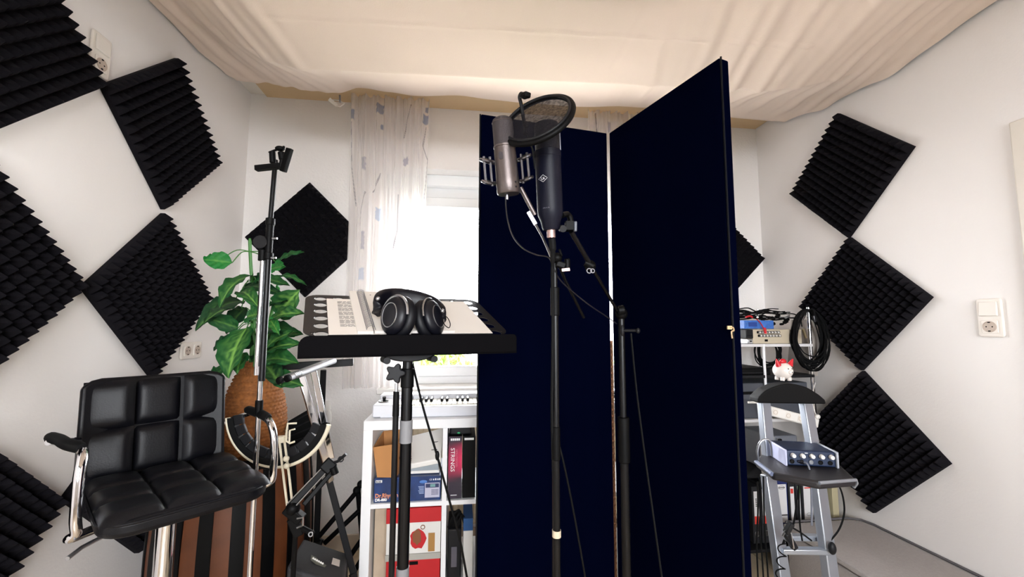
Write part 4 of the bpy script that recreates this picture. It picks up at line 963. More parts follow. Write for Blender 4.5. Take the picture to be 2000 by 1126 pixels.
# lip: shelf then upright front edge
lipn = (ex.cross(Z_)).normalized()   # points toward the camera
LF = [V((-0.332, 0.892, 1.233)), V((0.138, 1.021, 1.244))]; LF[1].z = LF[0].z = (LF[0].z+LF[1].z)/2
q = MB(); a, b = LF[0].copy()-lipn*.04, LF[1].copy()-lipn*.04; a.z += .004; b.z += .004
q.add([a, b, b+lipn*.040, a+lipn*.040, a-Z_*.002, b-Z_*.002, b+lipn*.040-Z_*.002, a+lipn*.040-Z_*.002], [(0, 1, 2, 3), (7, 6, 5, 4), (0, 4, 5, 1), (1, 5, 6, 2), (2, 6, 7, 3), (3, 7, 4, 0)])
q.add([BLc+ex*.004, BRc-ex*.004, b-ex*.012, a+ex*.012, BLc+ex*.004+lipn*.002, BRc-ex*.004+lipn*.002, b-ex*.012+lipn*.002, a+ex*.012+lipn*.002], [(0, 1, 2, 3), (7, 6, 5, 4), (0, 4, 5, 1), (1, 5, 6, 2), (2, 6, 7, 3), (3, 7, 4, 0)])
q.build('ledge', M_desk, ms)
xx = (LF[1]-LF[0]); L_ = xx.length; hL = .047
fm = frame(LF[0], xx, Z_)
c_ = .010; poly = [(0, 0), (L_, 0)]+[(L_-c_+c_*math.cos(t_), hL-c_+c_*math.sin(t_)) for t_ in (0, .4, .8, 1.2, PI/2)]+[(.022-.022*math.sin(t_), hL-.022+.022*math.cos(t_)) for t_ in (0, .3, .6, .9, 1.2, PI/2)]
q = MB(); q.prism(poly, fm, -.0022); lip = q.build('lip', M_desk, ms, bevel=.0006)
# bracket, tube, knob
top = Vector((-0.122, 0.962, 1.243)); top2 = BLc.lerp(BRc, .5)+ey*.10-Z_*.01
q = MB(); pts = []
for k in range(13):
    a = PI*k/12; pts.append((.075*math.cos(a), -.036*math.sin(a)))
c0 = Vector((px_, py_, 1.257))-ex*.0
q.prism(pts, frame(c0, ex, Z_), .03); q.build('tilt_bracket', M_dgrey, ms, bevel=.003)
q = MB(); q.cyl(c0+ex*.055-Z_*.03-lipn*.01, c0+ex*.055-Z_*.03+lipn*.04, .008); q.cyl(c0-ex*.055-Z_*.03-lipn*.01, c0-ex*.055-Z_*.03+lipn*.04, .008); q.build('bracket_bolt', M_dgrey, ms)
px2 = Vector((px_, py_, 0))
zt = (-0.128, 1.009, 1.174)[2]
MB().cyl((px_, py_, zt-.02), (c0.x, c0.y, c0.z-.01), .0120, n=18).build('upper_tube', M_bmetal, ms)
MB().cyl((px_, py_, .25), (px_, py_, zt), .0138, .0132, n=22).build('main_tube', M_bmetal, ms)
MB().cyl((px_, py_, zt-.015), (px_, py_, zt+.03), .0155, n=20).build('clutch', M_black, ms, bevel=.002)
for v0, v1 in (((-0.127, 1.017, 1.083)[2], (-0.127, 1.021, 1.031)[2]), ((-0.128, 1.046, 0.752)[2], (-0.127, 1.053, 0.671)[2])):
    MB().cyl((px_, py_, v1), (px_, py_, v0), .0148, n=22).build('grey_tape', M_grey, ms)
kc = Vector((-0.149, 0.989, 1.195)); q = MB(); star = []
for k in range(24):
    a = 2*PI*k/24; r = .019+.005*math.cos(5*a); star.append((r*math.cos(a), r*math.sin(a)))
q.prism(star, frame(kc, (1, 0, 0), (0, .2, 1)), .016); kn = q.build('clamp_knob', M_dgrey, ms, bevel=.002)
MB().cyl(kc+Vector((0, .008, 0)), (px_, py_, kc.z), .005, n=10).build('knob_screw', M_steel, kn)
tripod(ms, px_, py_, .30, .30, M_bmetal, 1.1, .009)
# slim second pole clipped to the stand
sp_ = Vector((-0.15, 1.007, 1.051)); t = thing('slim_pole', 'slim black extension pole standing tight against the thick music stand tube', 'pole', (sp_.x, sp_.y, 0))
z1, z2, z3 = (-0.151, 0.997, 1.167)[2], (-0.15, 1.003, 1.098)[2], (-0.151, 0.998, 1.152)[2]
MB().cyl((sp_.x, sp_.y, 0), (sp_.x, sp_.y, z2), .0068, n=14).build('tube', M_bmetal, t)
MB().cyl((sp_.x, sp_.y, z2-.003), (sp_.x, sp_.y, z3), .0078, .007, n=14).build('sleeve', M_black, t)
MB().cyl((sp_.x, sp_.y, z3), (sp_.x, sp_.y, z1+.004), .004, n=10).build('tip', M_steel, t)
# lyric sheet, notebook, loose sheet
def sheet(name, label, cat, x0, x1, y0, y1, h, th, rot=0, m_=M_paper, parent=None):
    q = MB(); cx, cy = (x0+x1)/2, (y0+y1)/2; c, s = math.cos(rot), math.sin(rot); vs = []
    for z in (h, h+th):
        for x, y in ((x0, y0), (x1, y0), (x1, y1), (x0, y1)): vs.append(MO @ Vector((cx+(x-cx)*c-(y-cy)*s, cy+(x-cx)*s+(y-cy)*c, z)))
    q.add(vs, [(0, 1, 2, 3), (7, 6, 5, 4), (0, 4, 5, 1), (1, 5, 6, 2), (2, 6, 7, 3), (3, 7, 4, 0)])
    o = q.build(name, m_, parent)
    return tag(o, label, cat) if cat else o
ly = thing('lyric_sheet', 'white printed lyric sheet on the left side of the music desk', 'paper', MO @ Vector((.14, .02, .003)))
ls = sheet('sheet', None, None, .052, .235, .004, .250, .0022, .0006, 0, M_paper, ly)
r_ = random.Random(12); ll = 'abcdefghiklmnoprstuvwy'
def words_(n): return ' '.join(''.join(r_.choice(ll) for _ in range(r_.randint(2, 7))) for _ in range(n))
yy = .226
for blk in (4, 4, 5, 5, 4, 5, 3):
    for k in range(blk):
        q = MB(); x = .078
        while x < .112+r_.uniform(0, .02):
            w = r_.uniform(.006, .016); q.add([MO @ Vector(p) for p in ((x, yy, .0032), (x+w, yy, .0032), (x+w, yy+.0019, .0032), (x, yy+.0019, .0032))], [(0, 1, 2, 3)]); x += w+.0025
        lo = q.build('text_line', M_ink, ls, smooth=0); yy -= .0050
    yy -= .005
nb = thing('spiral_notebook', 'white spiral notebook open on the music desk under the headphones', 'notebook', MO @ Vector((.28, .1, .006)))
pg = sheet('page', None, None, .150, .345, .004, .300, .0045, .006, 0, M_paper, nb)
sheet('page', None, None, .112, .147, .004, .303, .0035, .007, 0, M_paper, nb)
q = MB()
for k in range(36):
    y = .012+.0078*k; q.tube([MO @ Vector((.142+.010*math.cos(a), y, .012+.010*math.sin(a))) for a in (-.8, 0, .8, 1.57, 2.3, 3.1, 3.9)], .0007, 4)
so = q.build('spiral_binding', mat('spiral wire', '#8b8b92', .3, .8), nb); so['kind'] = 'stuff'
for x, y in ((.168, .27), (.170, .19), (.172, .10), (.21, .02), (.225, .02)): MB().cyl(MO @ Vector((x, y, .0104)), MO @ Vector((x, y, .0110)), .002, n=8).build('punch_hole', M_ink, pg)
lsx = sheet('loose_sheet', 'blank white sheet on the right side of the music desk', 'paper', .30, .450, .004, .252, .0028, .0010, 0)

# headphones
def DK(x, y, z): return MO @ Vector((x, y, z))
hp_ = thing('headphones', 'black over-ear headphones lying on the notebook on the music desk', 'headphones', DK(.27, .06, .012))
M_hp = mat('headphone shell', '#0c0c14', .4, spec=.35); M_pad = mat('ear pad leather', '#0a0a10', .5, spec=.3)
e1, e2 = Vector((-0.15, 0.993, 1.327)), Vector((-0.078, 1.04, 1.323))
bandpts = [(-0.199, 1.013, 1.342), (-0.204, 1.022, 1.36), (-0.197, 1.05, 1.377), (-0.176, 1.087, 1.386), (-0.141, 1.103, 1.385), (-0.104, 1.109, 1.377), (-0.072, 1.097, 1.362), (-0.05, 1.065, 1.341), (-0.045, 1.046, 1.321)]
bp = spline(bandpts, 6); q = MB(); vs = []
for i, p in enumerate(bp):
    a_ = bp[max(0, i-1)]; b_ = bp[min(len(bp)-1, i+1)]; tg = (b_-a_).normalized(); up_ = (Z_-tg*Z_.dot(tg)).normalized(); s_ = tg.cross(up_)
    f_ = min(1, i/6, (len(bp)-1-i)/6); w_ = .010+.012*f_; 
    for k in range(10):
        an = 2*PI*k/10; vs.append(p+up_*math.sin(an)*w_*1.35-Z_*.012*f_+s_*math.cos(an)*.008)
fs = [(i*10+k, i*10+(k+1) % 10, (i+1)*10+(k+1) % 10, (i+1)*10+k) for i in range(len(bp)-1) for k in range(10)]+[tuple(range(9, -1, -1)), tuple((len(bp)-1)*10+k for k in range(10))]
q.add(vs, fs); q.build('headband', M_hp, hp_, smooth=1.5)
for c, ax, nm in ((e1, Vector((-.55, -.75, .15)), 0), (e2, Vector((.80, -.45, .25)), 1)):
    ax.normalize(); B = basis(ax, (0, 0, 1)); Bm = B
    q = MB(); q.ball(c+ax*.012, (.046, .038, .017), B, 24, 12); sh = q.build('ear_shell', M_hp, hp_, smooth=1.5)
    q = MB(); q.torus(c-ax*.010, ax, .031, .014, 32, 10, x=(0, 0, 1), sx=1.25); q.build('ear_pad', M_pad, hp_, smooth=1.5)
    q = MB(); q.cyl(c-ax*.016, c-ax*.002, .030, n=24); q.build('ear_driver', M_rubber, hp_)
    q = MB(); q.torus(c+ax*.026, ax, .022, .0012, 28, 5, x=(0, 0, 1), sx=1.3); q.build('trim_ring', M_steel, sh)
    q = MB(); q.tube([c+B @ Vector((.049*math.cos(a), .041*math.sin(a), .010)) for a in [(-1.5+3.0*k/14) for k in range(15)]], .0035, 8); q.build('yoke', M_steel, hp_)
for p in ((738, 581), (862, 607)): MB().ball((-0.195, 0.99, 1.369) if p[0] == 738 else (-0.046, 1.014, 1.342), .005).build('hinge_screw', M_steel, hp_)
MB().tube(spline([p for p in [(-0.044, 1.015, 1.331), (-0.034, 1.014, 1.326), (-0.027, 1.015, 1.311), (-0.03, 1.016, 1.301), (-0.04, 1.016, 1.308), (-0.046, 1.016, 1.321)]], 4), .0012, 6).build('cable_loop', M_black, hp_)
MB().tube(spline([(-0.118, 1.034, 1.223), (-0.113, 1.025, 1.202), (-0.084, 0.989, 1.111), (-0.05, 0.984, 1.004), (-0.019, 0.979, 0.901), (0.002, 0.983, 0.826), (0.02, 0.989, 0.737), (0.036, 0.994, 0.652)], 5), .0026, 8).build('headphone_cable', M_black, hp_)
MB().ball((-0.051, 0.984, 1.009), (.005, .005, .011)).build('cable_knot', M_black, hp_)

# ------------------------------------------------------------------ microphones
M_gmic = mat('brushed warm grey metal', '#6b6260', .38, .85, bump=.15, bscale=250)
M_gmic2 = mat('dark grey mesh', '#4a4446', .55, .6, bump=.6, bscale=900)
M_navy = mat('dark navy enamel', '#06081a', .45, spec=.25, bump=.1, bscale=500)
def axframe(a, b):
    a, b = V(a), V(b); z = (b-a).normalized(); x = Vector((.99, -.12, 0)); x = (x-z*x.dot(z)).normalized(); y = z.cross(x)
    m = Matrix((x, y, z)).transposed().to_4x4(); m.translation = a; return m, (b-a).length
g0, g1 = V((0.1, 0.873, 1.594)), V((0.083, 0.86, 1.763))
t = thing('microphone', 'brushed grey condenser microphone in a wire shock mount, left behind the pop filter', 'microphone', g0)
T_, L_ = axframe(g0, g1)
q = MB(); q.T = T_; q.lathe([(.004, 0), (.0235, .001), (.0255, .004), (.0252, .03), (.0238, L_*.60)], n=32); gb = q.build('body', M_gmic, t, smooth=.7)
q = MB(); q.T = T_; q.lathe([(.0234, L_*.60), (.0245, L_*.605), (.0245, L_*.625), (.0232, L_*.63)], n=32); q.build('joint_ring', M_gmic, t)
q = MB(); q.T = T_; q.lathe([(.0232, L_*.625), (.0228, L_*.93), (.0215, L_*.965), (.016, L_*.99), (.004, L_)], n=32); q.build('grille', M_gmic2, t, smooth=.8)
q = MB(); q.T = T_; q.torus((0, 0, L_*.93), (0, 0, 1), .0226, .0012, 32, 6); q.build('grille_band', M_gmic, t)
q = MB(); q.T = T_; q.prism(rrect(.009, .016, .003), frame((-.010, -.0232, L_*.47), (1, 0, 0), (0, 0, 1)), .0012) ; q.build('badge', M_gmic2, gb, bevel=.0004)
for z in (.012, .022): q = MB(); q.T = T_; q.ball((.017, -.019, z), .0022); q.build('screw', M_dgrey, gb)
M_wire = mat('nickel wire', '#807f84', .3, 1.)
sm = thing('shock_mount', 'wire shock mount with four posts cradling the grey microphone', 'microphone mount', g0)
for s in (-1, 1):
    for dx, dy in ((.034*s, -.008), (.047*s, -.014)):
        q = MB(); q.T = T_; q.tube([(dx, dy, .030 if abs(dx) > .04 else .020), (dx, dy, .084)], .0028, 8); q.build('post', M_wire, sm)
    for z in (.030, .078):
        q = MB(); q.T = T_; q.tube(spline([(.028*s, .010, z), (.034*s, -.008, z-.004), (.048*s, -.016, z-.002), (.055*s, .006, z+.006), (.040*s, .022, z+.004), (.012*s, .034, z)], 5), .0038, 8); q.build('arm', M_wire, sm)
        q = MB(); q.T = T_; q.tube([(.034*s, -.008, z), (.047*s, -.014, z+.004)], .0014, 5); q.build('elastic', M_rubber, sm)
q = MB(); q.T = T_; q.tube([(.012, .034, .028), (-.012, .034, .028), (-.012, .034, .078), (.012, .034, .078)], .0036, 8, closed=True); q.build('back_frame', M_wire, sm)
q = MB(); q.cyl((0.129, 0.892, 1.618), (0.163, 0.899, 1.558), .0052); q.build('swivel_rod', M_gmic, sm)
q = MB(); q.beam((0.148, 0.9, 1.565), (0.165, 0.9, 1.536), .008, .007); q.build('swivel_joint', M_wire, sm)
# thin cable of the grey microphone
cb = thing('microphone_cable', 'thin black cable looping from the grey microphone down to the far stand', 'cable', (0.428, 1.111, 1.3))
MB().tube(spline([(0.094, 0.874, 1.594), (0.095, 0.885, 1.574), (0.102, 0.907, 1.545), (0.117, 0.929, 1.513), (0.144, 0.948, 1.489), (0.177, 0.955, 1.476), (0.208, 0.961, 1.471), (0.223, 0.972, 1.445), (0.248, 1.002, 1.419), (0.297, 1.039, 1.388), (0.347, 1.066, 1.358), (0.402, 1.102, 1.332), (0.442, 1.129, 1.312)], 6), .0018, 6).build('cord', mat('cable sheath', '#15151d', .3, spec=.8), cb)
MB().cyl((0.096, 0.873, 1.596), (0.096, 0.874, 1.583), .004, n=10).build('plug', M_wire, cb)
# dark microphone
d0, d1 = V((0.204, 0.916, 1.528)), V((0.191, 0.898, 1.755))
t = thing('microphone', 'dark navy cylinder microphone with a white diamond emblem, right of the grey one', 'microphone', d0)
T_, L_ = axframe(d0, d1)
q = MB(); q.T = T_; q.lathe([(.006, 0), (.018, .0), (.020, .004), (.024, .022), (.0292, .034), (.0300, .05), (.0300, L_*.78)], n=40); db = q.build('body', M_navy, t, smooth=.7)
q = MB(); q.T = T_; q.lathe([(.0300, L_*.73), (.0308, L_*.735), (.0308, L_*.80), (.0298, L_*.805)], n=40); q.build('joint_ring', M_navy, t)
q = MB(); q.T = T_; q.lathe([(.0286, L_*.80), (.0286, L_*1.04), (.0270, L_*1.08), (.004, L_*1.09)], n=40); q.build('grille', mat('dark mesh', '#2b2b33', .3, .8, bump=.7, bscale=900), t, smooth=.8)
for a in (-.2, .35): q = MB(); q.T = T_; q.tube([(.030*math.cos(a), .030*math.sin(a), L_*.80), (.030*math.cos(a), .030*math.sin(a), L_*1.05)], .0018, 6); q.build('grille_bar', M_wire, t)
def oncyl(x, z, r=.0303): return (x, -math.sqrt(max(0, r*r-x*x)), z)
q = MB(); q.T = T_; cx_, cz_ = -.0155, L_*.50
q.tube([oncyl(cx_+a, cz_+b) for a, b in ((-.0095, 0), (-.0048, .004), (0, .008), (.0048, .004), (.0095, 0), (.0048, -.004), (0, -.008), (-.0048, -.004))], .0004, 4, closed=True)
for seg_ in ([(-.004, .003), (-.004, -.002), (-.002, -.003), (0, -.002), (0, .003)], [(0, -.003), (.002, .003), (.004, -.003)], [(.001, -.001), (.003, -.001)]): q.tube([oncyl(cx_+a, cz_+b) for a, b in seg_], .0004, 4)
q.build('emblem', M_wink, db)
q = MB(); q.T = T_
for k in range(7): x = -.018+.0022*k; q.tube([oncyl(x, .046), oncyl(x, .0475+.001*(k % 2))], .0003, 4)
q.build('small_lettering', mat('grey ink', '#8c8c98', .5), db)
q = MB(); q.T = T_; q.cyl((0, 0, -.018), (0, 0, .002), .0100, n=20); q.build('connector', mat('rosy nickel', '#c8a9a4', .3, .8), t)
MB().tube(spline([(0.206, 0.918, 1.508), (0.208, 0.919, 1.491), (0.21, 0.926, 1.469), (0.211, 0.939, 1.434), (0.216, 0.956, 1.35), (0.217, 0.967, 1.228), (0.217, 0.977, 1.107), (0.223, 0.993, 0.924), (0.226, 1.012, 0.705)], 5), [.0085]*8+[.006]*5+[.0035]*28, 10).build('cable', M_rubber, t)
mm = thing('microphone_clip', 'black swivel clip with a grey knob holding the dark microphone', 'microphone mount', (0.261, 0.939, 1.54))
q = MB(); q.tube(spline([V((0.232, 0.92, 1.565)), V((0.249, 0.937, 1.573)), V((0.258, 0.942, 1.562)), V((0.255, 0.944, 1.547))], 4), .007, 8); q.beam((0.244, 0.94, 1.544), (0.264, 0.938, 1.544), .022, .022); q.build('clip_body', M_black, mm, bevel=.003)
q = MB(); q.beam((0.265, 0.927, 1.553), (0.265, 0.929, 1.529), .007, .012); q.build('clip_knob', mat('mid grey knob', '#5a5f6a', .4), mm, bevel=.002)
q = MB(); q.cyl((0.23, 0.923, 1.534), (0.23, 0.903, 1.529), .008); q.build('clip_screw', M_dgrey, mm)

# stand of the grey microphone (near pole)
s1 = V((0.228, 0.984, 1.301)); t = thing('microphone_stand', 'black microphone stand with a beige tape ring low on its pole, near the hinge', 'stand', (s1.x, s1.y, 0))
zz = lambda v: 0
MB().cyl((s1.x, s1.y, .25), (s1.x, s1.y, (0.227, 0.981, 1.336)[2]), .0088, n=16).build('lower_tube', M_bmetal, t)
MB().cyl((s1.x, s1.y, (0.227, 0.981, 1.336)[2]-.01), (s1.x, s1.y, (0.225, 0.969, 1.476)[2]), .0065, n=16).build('upper_tube', M_bmetal, t)
q = MB(); q.cyl((s1.x, s1.y, (0.227, 0.982, 1.331)[2]), (s1.x, s1.y, (0.226, 0.975, 1.401)[2]), .011, n=18); q.build('clutch', M_black, t, bevel=.002)
MB().cyl((s1.x, s1.y, (0.229, 1.011, 0.989)[2]), (s1.x, s1.y, (0.228, 1.005, 1.067)[2]), .0105, n=18).build('sleeve', M_black, t, bevel=.002)
MB().cyl((s1.x, s1.y, (0.231, 1.027, 0.815)[2]), (s1.x, s1.y, (0.231, 1.025, 0.83)[2]), .0105, n=18).build('tape_ring', mat('beige tape', '#cbbca4', .7, bump=.5, bscale=100), t)
q = MB(); q.beam((0.228, 0.97, 1.459), (0.251, 0.968, 1.451), .014, .016); q.cyl((0.255, 0.966, 1.47), (0.256, 0.968, 1.441), .007); q.ball((0.23, 0.969, 1.472), .013); q.beam((0.233, 0.957, 1.492), (0.24, 0.957, 1.474), .006, .006); q.build('boom_joint', M_black, t, bevel=.003)
MB().beam((0.238, 0.955, 1.44), (0.258, 0.953, 1.442), .005, .008).build('joint_lever', mat('rosy nickel', '#c8a9a4'), t, bevel=.001)
MB().tube([(0.164, 0.905, 1.54), (0.186, 0.925, 1.513), (0.213, 0.961, 1.474)], .0030, 8).build('boom_rod', M_wire, t)
MB().tube([(0.23, 0.969, 1.472), (0.26, 1.01, 1.424), (0.336, 1.1, 1.329)], .0042, 8).build('boom_tail', M_bmetal, t)
tripod(t, s1.x, s1.y, .26, .34, M_bmetal, .5, .008)
MB().tube(spline([(0.239, 1.007, 1.024), (0.252, 1.01, 0.977), (0.274, 1.025, 0.885), (0.297, 1.042, 0.779), (0.319, 1.059, 0.671)], 4), .0025, 6).build('hanging_cable', M_rubber, t)
# far boom stand carrying the dark microphone
s2 = V((0.455, 1.128, 1.3)); t = thing('microphone_stand', 'black boom stand with a T-shaped clamp handle, before the right screen panel', 'stand', (s2.x, s2.y, 0))
zt = (0.455, 1.125, 1.341)[2]
MB().cyl((s2.x, s2.y, .25), (s2.x, s2.y, (0.463, 1.159, 0.935)[2]), .0125, n=18).build('lower_tube', M_bmetal, t)
MB().cyl((s2.x, s2.y, (0.463, 1.16, 0.928)[2]), (s2.x, s2.y, (0.462, 1.149, 1.052)[2]), .0165, n=18).build('clutch', M_black, t, bevel=.003)
MB().cyl((s2.x, s2.y, (0.462, 1.15, 1.045)[2]), (s2.x, s2.y, zt), .0095, n=16).build('upper_tube', M_bmetal, t)
q = MB(); q.ball((s2.x, s2.y, zt), .018); q.cyl((0.439, 1.116, 1.349), (0.459, 1.113, 1.352), .014); q.build('boom_clamp', M_black, t, bevel=.003)
q = MB(); q.cyl((0.453, 1.119, 1.293), (0.495, 1.093, 1.293), .0042); q.ball((0.454, 1.119, 1.293), (.006, .006, .016)); q.ball((0.489, 1.094, 1.293), (.006, .006, .008)); q.build('clamp_handle', M_dgrey, t)
MB().cyl((0.259, 0.94, 1.531), (0.323, 0.999, 1.463), .0062, n=14).build('boom_tube', M_bmetal, t)
MB().cyl((0.32, 0.999, 1.467), (0.439, 1.116, 1.349), .0046, n=12).build('boom_rod', M_bmetal, t)
q = MB(); q.ball((0.325, 1.004, 1.459), .015); q.cyl((0.311, 1, 1.467), (0.33, 0.998, 1.457), .010); q.build('boom_joint', M_black, t)
q = MB(); q.torus((0.315, 0.981, 1.443), (0, -1, .1), .006, .0016, 18, 6); q.torus((0.323, 0.98, 1.443), (0, -1, .1), .005, .0016, 18, 6); q.build('wing_screw', M_wire, t)
tripod(t, s2.x, s2.y, .24, .34, M_bmetal, 1.9, .009)
MB().tube(spline([(0.474, 1.107, 1.286), (0.487, 1.109, 1.13), (0.502, 1.101, 0.965), (0.518, 1.093, 0.807), (0.535, 1.085, 0.641)], 4), .0028, 6).build('hanging_cable', M_rubber, t)

# pop filter
pf0 = V((0.159, 0.841, 1.753)); t = thing('pop_filter', 'round black pop filter with see-through mesh over both microphones', 'pop filter', pf0-Vector((0, 0, .07)))
iu = Vector(R3); iv = Vector(U3); iw = -Vector(F2)     # image right, up, toward viewer (only used once to orient the disc in the room)
ma = (iu*math.cos(.60)+iv*math.sin(.60)); mi_ = (-iu*math.sin(.60)+iv*math.cos(.60)); tilt = math.radians(43)
vb = mi_*math.cos(tilt)+iw*(-math.sin(tilt)); nf = ma.cross(vb).normalized()
B = Matrix((ma, vb, nf)).transposed(); RF = .0795
q = MB(); q.tube([pf0+B @ Vector((RF*math.cos(2*PI*k/64), RF*math.sin(2*PI*k/64), 0)) for k in range(64)], .0062, 10, closed=True, flat=1.); q.build('hoop', M_black, t, smooth=1.2)
q = MB(); q.tube([pf0+B @ Vector(((RF-.005)*math.cos(2*PI*k/64), (RF-.005)*math.sin(2*PI*k/64), .006)) for k in range(64)], .0035, 8, closed=True); q.build('inner_ring', M_dgrey, t, smooth=1.2)
M_mesh = bpy.data.materials.new('black nylon mesh'); M_mesh.use_nodes = True; nt = M_mesh.node_tree; nt.nodes.clear(); out = nt.nodes.new('ShaderNodeOutputMaterial')
a_ = nt.nodes.new('ShaderNodeBsdfTransparent'); b_ = nt.nodes.new('ShaderNodeBsdfDiffuse'); b_.inputs[0].default_value = (.02, .018, .02, 1); x_ = nt.nodes.new('ShaderNodeMixShader')
tc = nt.nodes.new('ShaderNodeTexCoord'); n_ = nt.nodes.new('ShaderNodeTexNoise'); n_.inputs['Scale'].default_value = 160; n_.inputs['Detail'].default_value = 1
mr = nt.nodes.new('ShaderNodeMapRange'); mr.inputs[1].default_value = .3; mr.inputs[2].default_value = .7; mr.inputs[3].default_value = .62; mr.inputs[4].default_value = .88
nt.links.new(tc.outputs['Object'], n_.inputs['Vector']); nt.links.new(n_.outputs[0], mr.inputs[0]); nt.links.new(mr.outputs[0], x_.inputs[0])
nt.links.new(a_.outputs[0], x_.inputs[1]); nt.links.new(b_.outputs[0], x_.inputs[2]); nt.links.new(x_.outputs[0], out.inputs[0])
q = MB(); q.add([pf0+B @ Vector(((RF-.004)*math.cos(2*PI*k/64), (RF-.004)*math.sin(2*PI*k/64), .0)) for k in range(64)], [tuple(range(64))]); q.build('mesh', M_mesh, t, smooth=0)
q = MB(); q.tube(spline([(0.137, 0.876, 1.736), (0.136, 0.884, 1.766), (0.129, 0.881, 1.807), (0.125, 0.88, 1.824), (0.129, 0.879, 1.833), (0.134, 0.869, 1.822)], 5), .0042, 8); q.build('gooseneck', M_dgrey, t)
q = MB(); q.beam((0.13, 0.87, 1.821), (0.14, 0.849, 1.814), .016, .012); q.build('hoop_clamp', M_black, t, bevel=.003)
q = MB(); q.tube([(0.139, 0.885, 1.749), (0.15, 0.895, 1.73), (0.158, 0.896, 1.71), (0.167, 0.913, 1.671)], .0028, 6); q.ball((0.14, 0.879, 1.759), .006); q.build('support_rod', M_dgrey, t)

# ------------------------------------------------------------------ grey storage bench along the right wall
M_bench = mat('grey felt carpet', '#a39d9a', .95, bump=.7, bscale=250, var=.12, vscale=120)
t = thing('storage_bench', 'low grey felt storage bench along the right wall', 'bench', (1.86, .9, 0))
MB().bx(1.652, 2.078, -.6, 1.985, 0, .268).build('bench_box', M_bench, t, bevel=.006)
q = MB(); q.prism([(1.642, -.6), (2.080, -.6), (2.080, 1.93), (2.065, 1.975), (2.02, 1.995), (1.642, 1.995)], Matrix.Translation((0, 0, .276)), .026); q.build('bench_lid', M_bench, t, bevel=.006)
q = MB(); q.tube([(2.083, -.6, .306), (2.083, 1.92, .306), (2.068, 1.975, .306), (2.02, 2.0, .306), (1.66, 2.0, .306)], .0055, 6); q.build('lid_piping', mat('dark grey piping', '#5c585a', .9), t)

# ------------------------------------------------------------------ wire rack behind
M_shelfw = mat('white rack shelf', '#d9d7d8', .4)
t = thing('metal_rack', 'narrow chrome rack loaded with audio gear in the right corner', 'rack', (1.74, 2.3, 0))
RX0, RX1, RY0, RY1 = 1.46, 1.955, 2.10, 2.50
for x in (RX0, RX1):
    for y in (RY0, RY1):
        top_ = 1.41
        MB().cyl((x, y, 0), (x, y, top_), .0095, n=14).build('post', M_chrome, t)
MB().cyl((1.662, 2.094, .87), (1.662, 2.094, 1.205), .007, n=12).build('strut', M_white, t)
SH = [1.205, 1.035, .80, .13]
for k, z in enumerate(SH): MB().bx(RX0-.01, RX1+.005, RY0-.012, RY1, z-.016, z).build('shelf', M_shelfw if k in (0, 2) else M_dgrey, t, bevel=.002)
for z in (.42, .62): MB().cyl((RX0, RY1, z), (RX1, RY1, z), .004, n=8).build('cross_wire', M_chrome, t)
# audio patch unit with cables, blue box
t, o = cbox('rack_mixer', 'beige audio unit with two rows of sockets, on the top rack shelf', 'audio unit', 1.60, 1.90, 2.095, 2.40, 1.206, 1.285, mat('beige metal', '#c9bda6', .4, .2), .003)
for r in range(2):
    MB().bx(1.625+.006*r, 1.765+.006*r, 2.090, 2.095, 1.262-.019*r, 1.276-.019*r).build('socket_strip', M_black, o, bevel=.003)
    for k in range(7): MB().cyl((1.637+.006*r+.0185*k, 2.091, 1.269-.019*r), (1.637+.006*r+.0185*k, 2.080, 1.269-.019*r), .0045, n=10).build('jack', M_wplast, o)
MB().bx(1.672, 1.688, 2.091, 2.095, 1.218, 1.230).build('usb_port', M_black, o)
q = MB().bx(1.565, 1.597, 2.09, 2.16, 1.206, 1.232); 
tt = thing('small_adapter', 'tiny silver adapter at the left end of the top rack shelf', 'adapter', (1.58, 2.12, 1.206)); q.build('body', M_steel, tt, bevel=.003); MB().cyl((1.583, 2.089, 1.22), (1.583, 2.086, 1.22), .004, n=10).build('port', M_black, tt)
t, o = cbox('dark_cover_block', 'small dark block added left of the beige audio unit to cover its bright side', 'device', 1.555, 1.597, 2.085, 2.30, 1.235, 1.284, M_dgrey, .003); MB().bx(1.56, 1.592, 2.083, 2.085, 1.25, 1.254).build('slot', M_black, o)  # added dark block, hides the window-lit left side of the audio unit
t, o = cbox('blue_box', 'bright blue box on top of the beige audio unit', 'box', 1.565, 1.745, 2.11, 2.34, 1.288, 1.335, mat('bright blue card', '#3c6fc0', .45, var=.6, vscale=40), .003)
MB().bx(1.59, 1.64, 2.108, 2.11, 1.30, 1.325).build('print_patch', mat('dark blue ink', '#1d3f8c', .5), o)
r_ = random.Random(31)
t = thing('cable_tangle', 'tangle of black cables lying on the blue box and rack top', 'cables', (1.72, 2.2, 1.335))
for k in range(16):
    x = 1.56; pts = []; y = 2.10+r_.uniform(0, .22); z = 1.345+r_.uniform(0, .05)
    while x < 1.90: pts.append((x, y+r_.uniform(-.02, .02), z+r_.uniform(-.012, .016))); x += r_.uniform(.05, .09)
    if k == 0: pts = [(1.56, 2.10, 1.372), (1.66, 2.10, 1.378), (1.78, 2.10, 1.37), (1.86, 2.10, 1.372), (1.90, 2.10, 1.345), (1.91, 2.10, 1.30)]
    MB().tube(spline(pts, 5), r_.uniform(.0028, .005), 6).build('cable', M_rubber, t)
for k in range(9):
    p = Vector((r_.uniform(1.72, 1.89), r_.uniform(2.09, 2.2), r_.uniform(1.30, 1.36))); MB().beam(p, p+Vector((r_.uniform(-.03, .03), 0, .012)), .02, .016).build('plug', M_black, t, bevel=.003)
MB().beam((1.795, 2.085, 1.348), (1.822, 2.085, 1.362), .010, .010).build('silver_plug', M_steel, t, bevel=.002)
MB().ball((1.632, 2.09, 1.352), .006).build('white_tip', M_wplast, t)
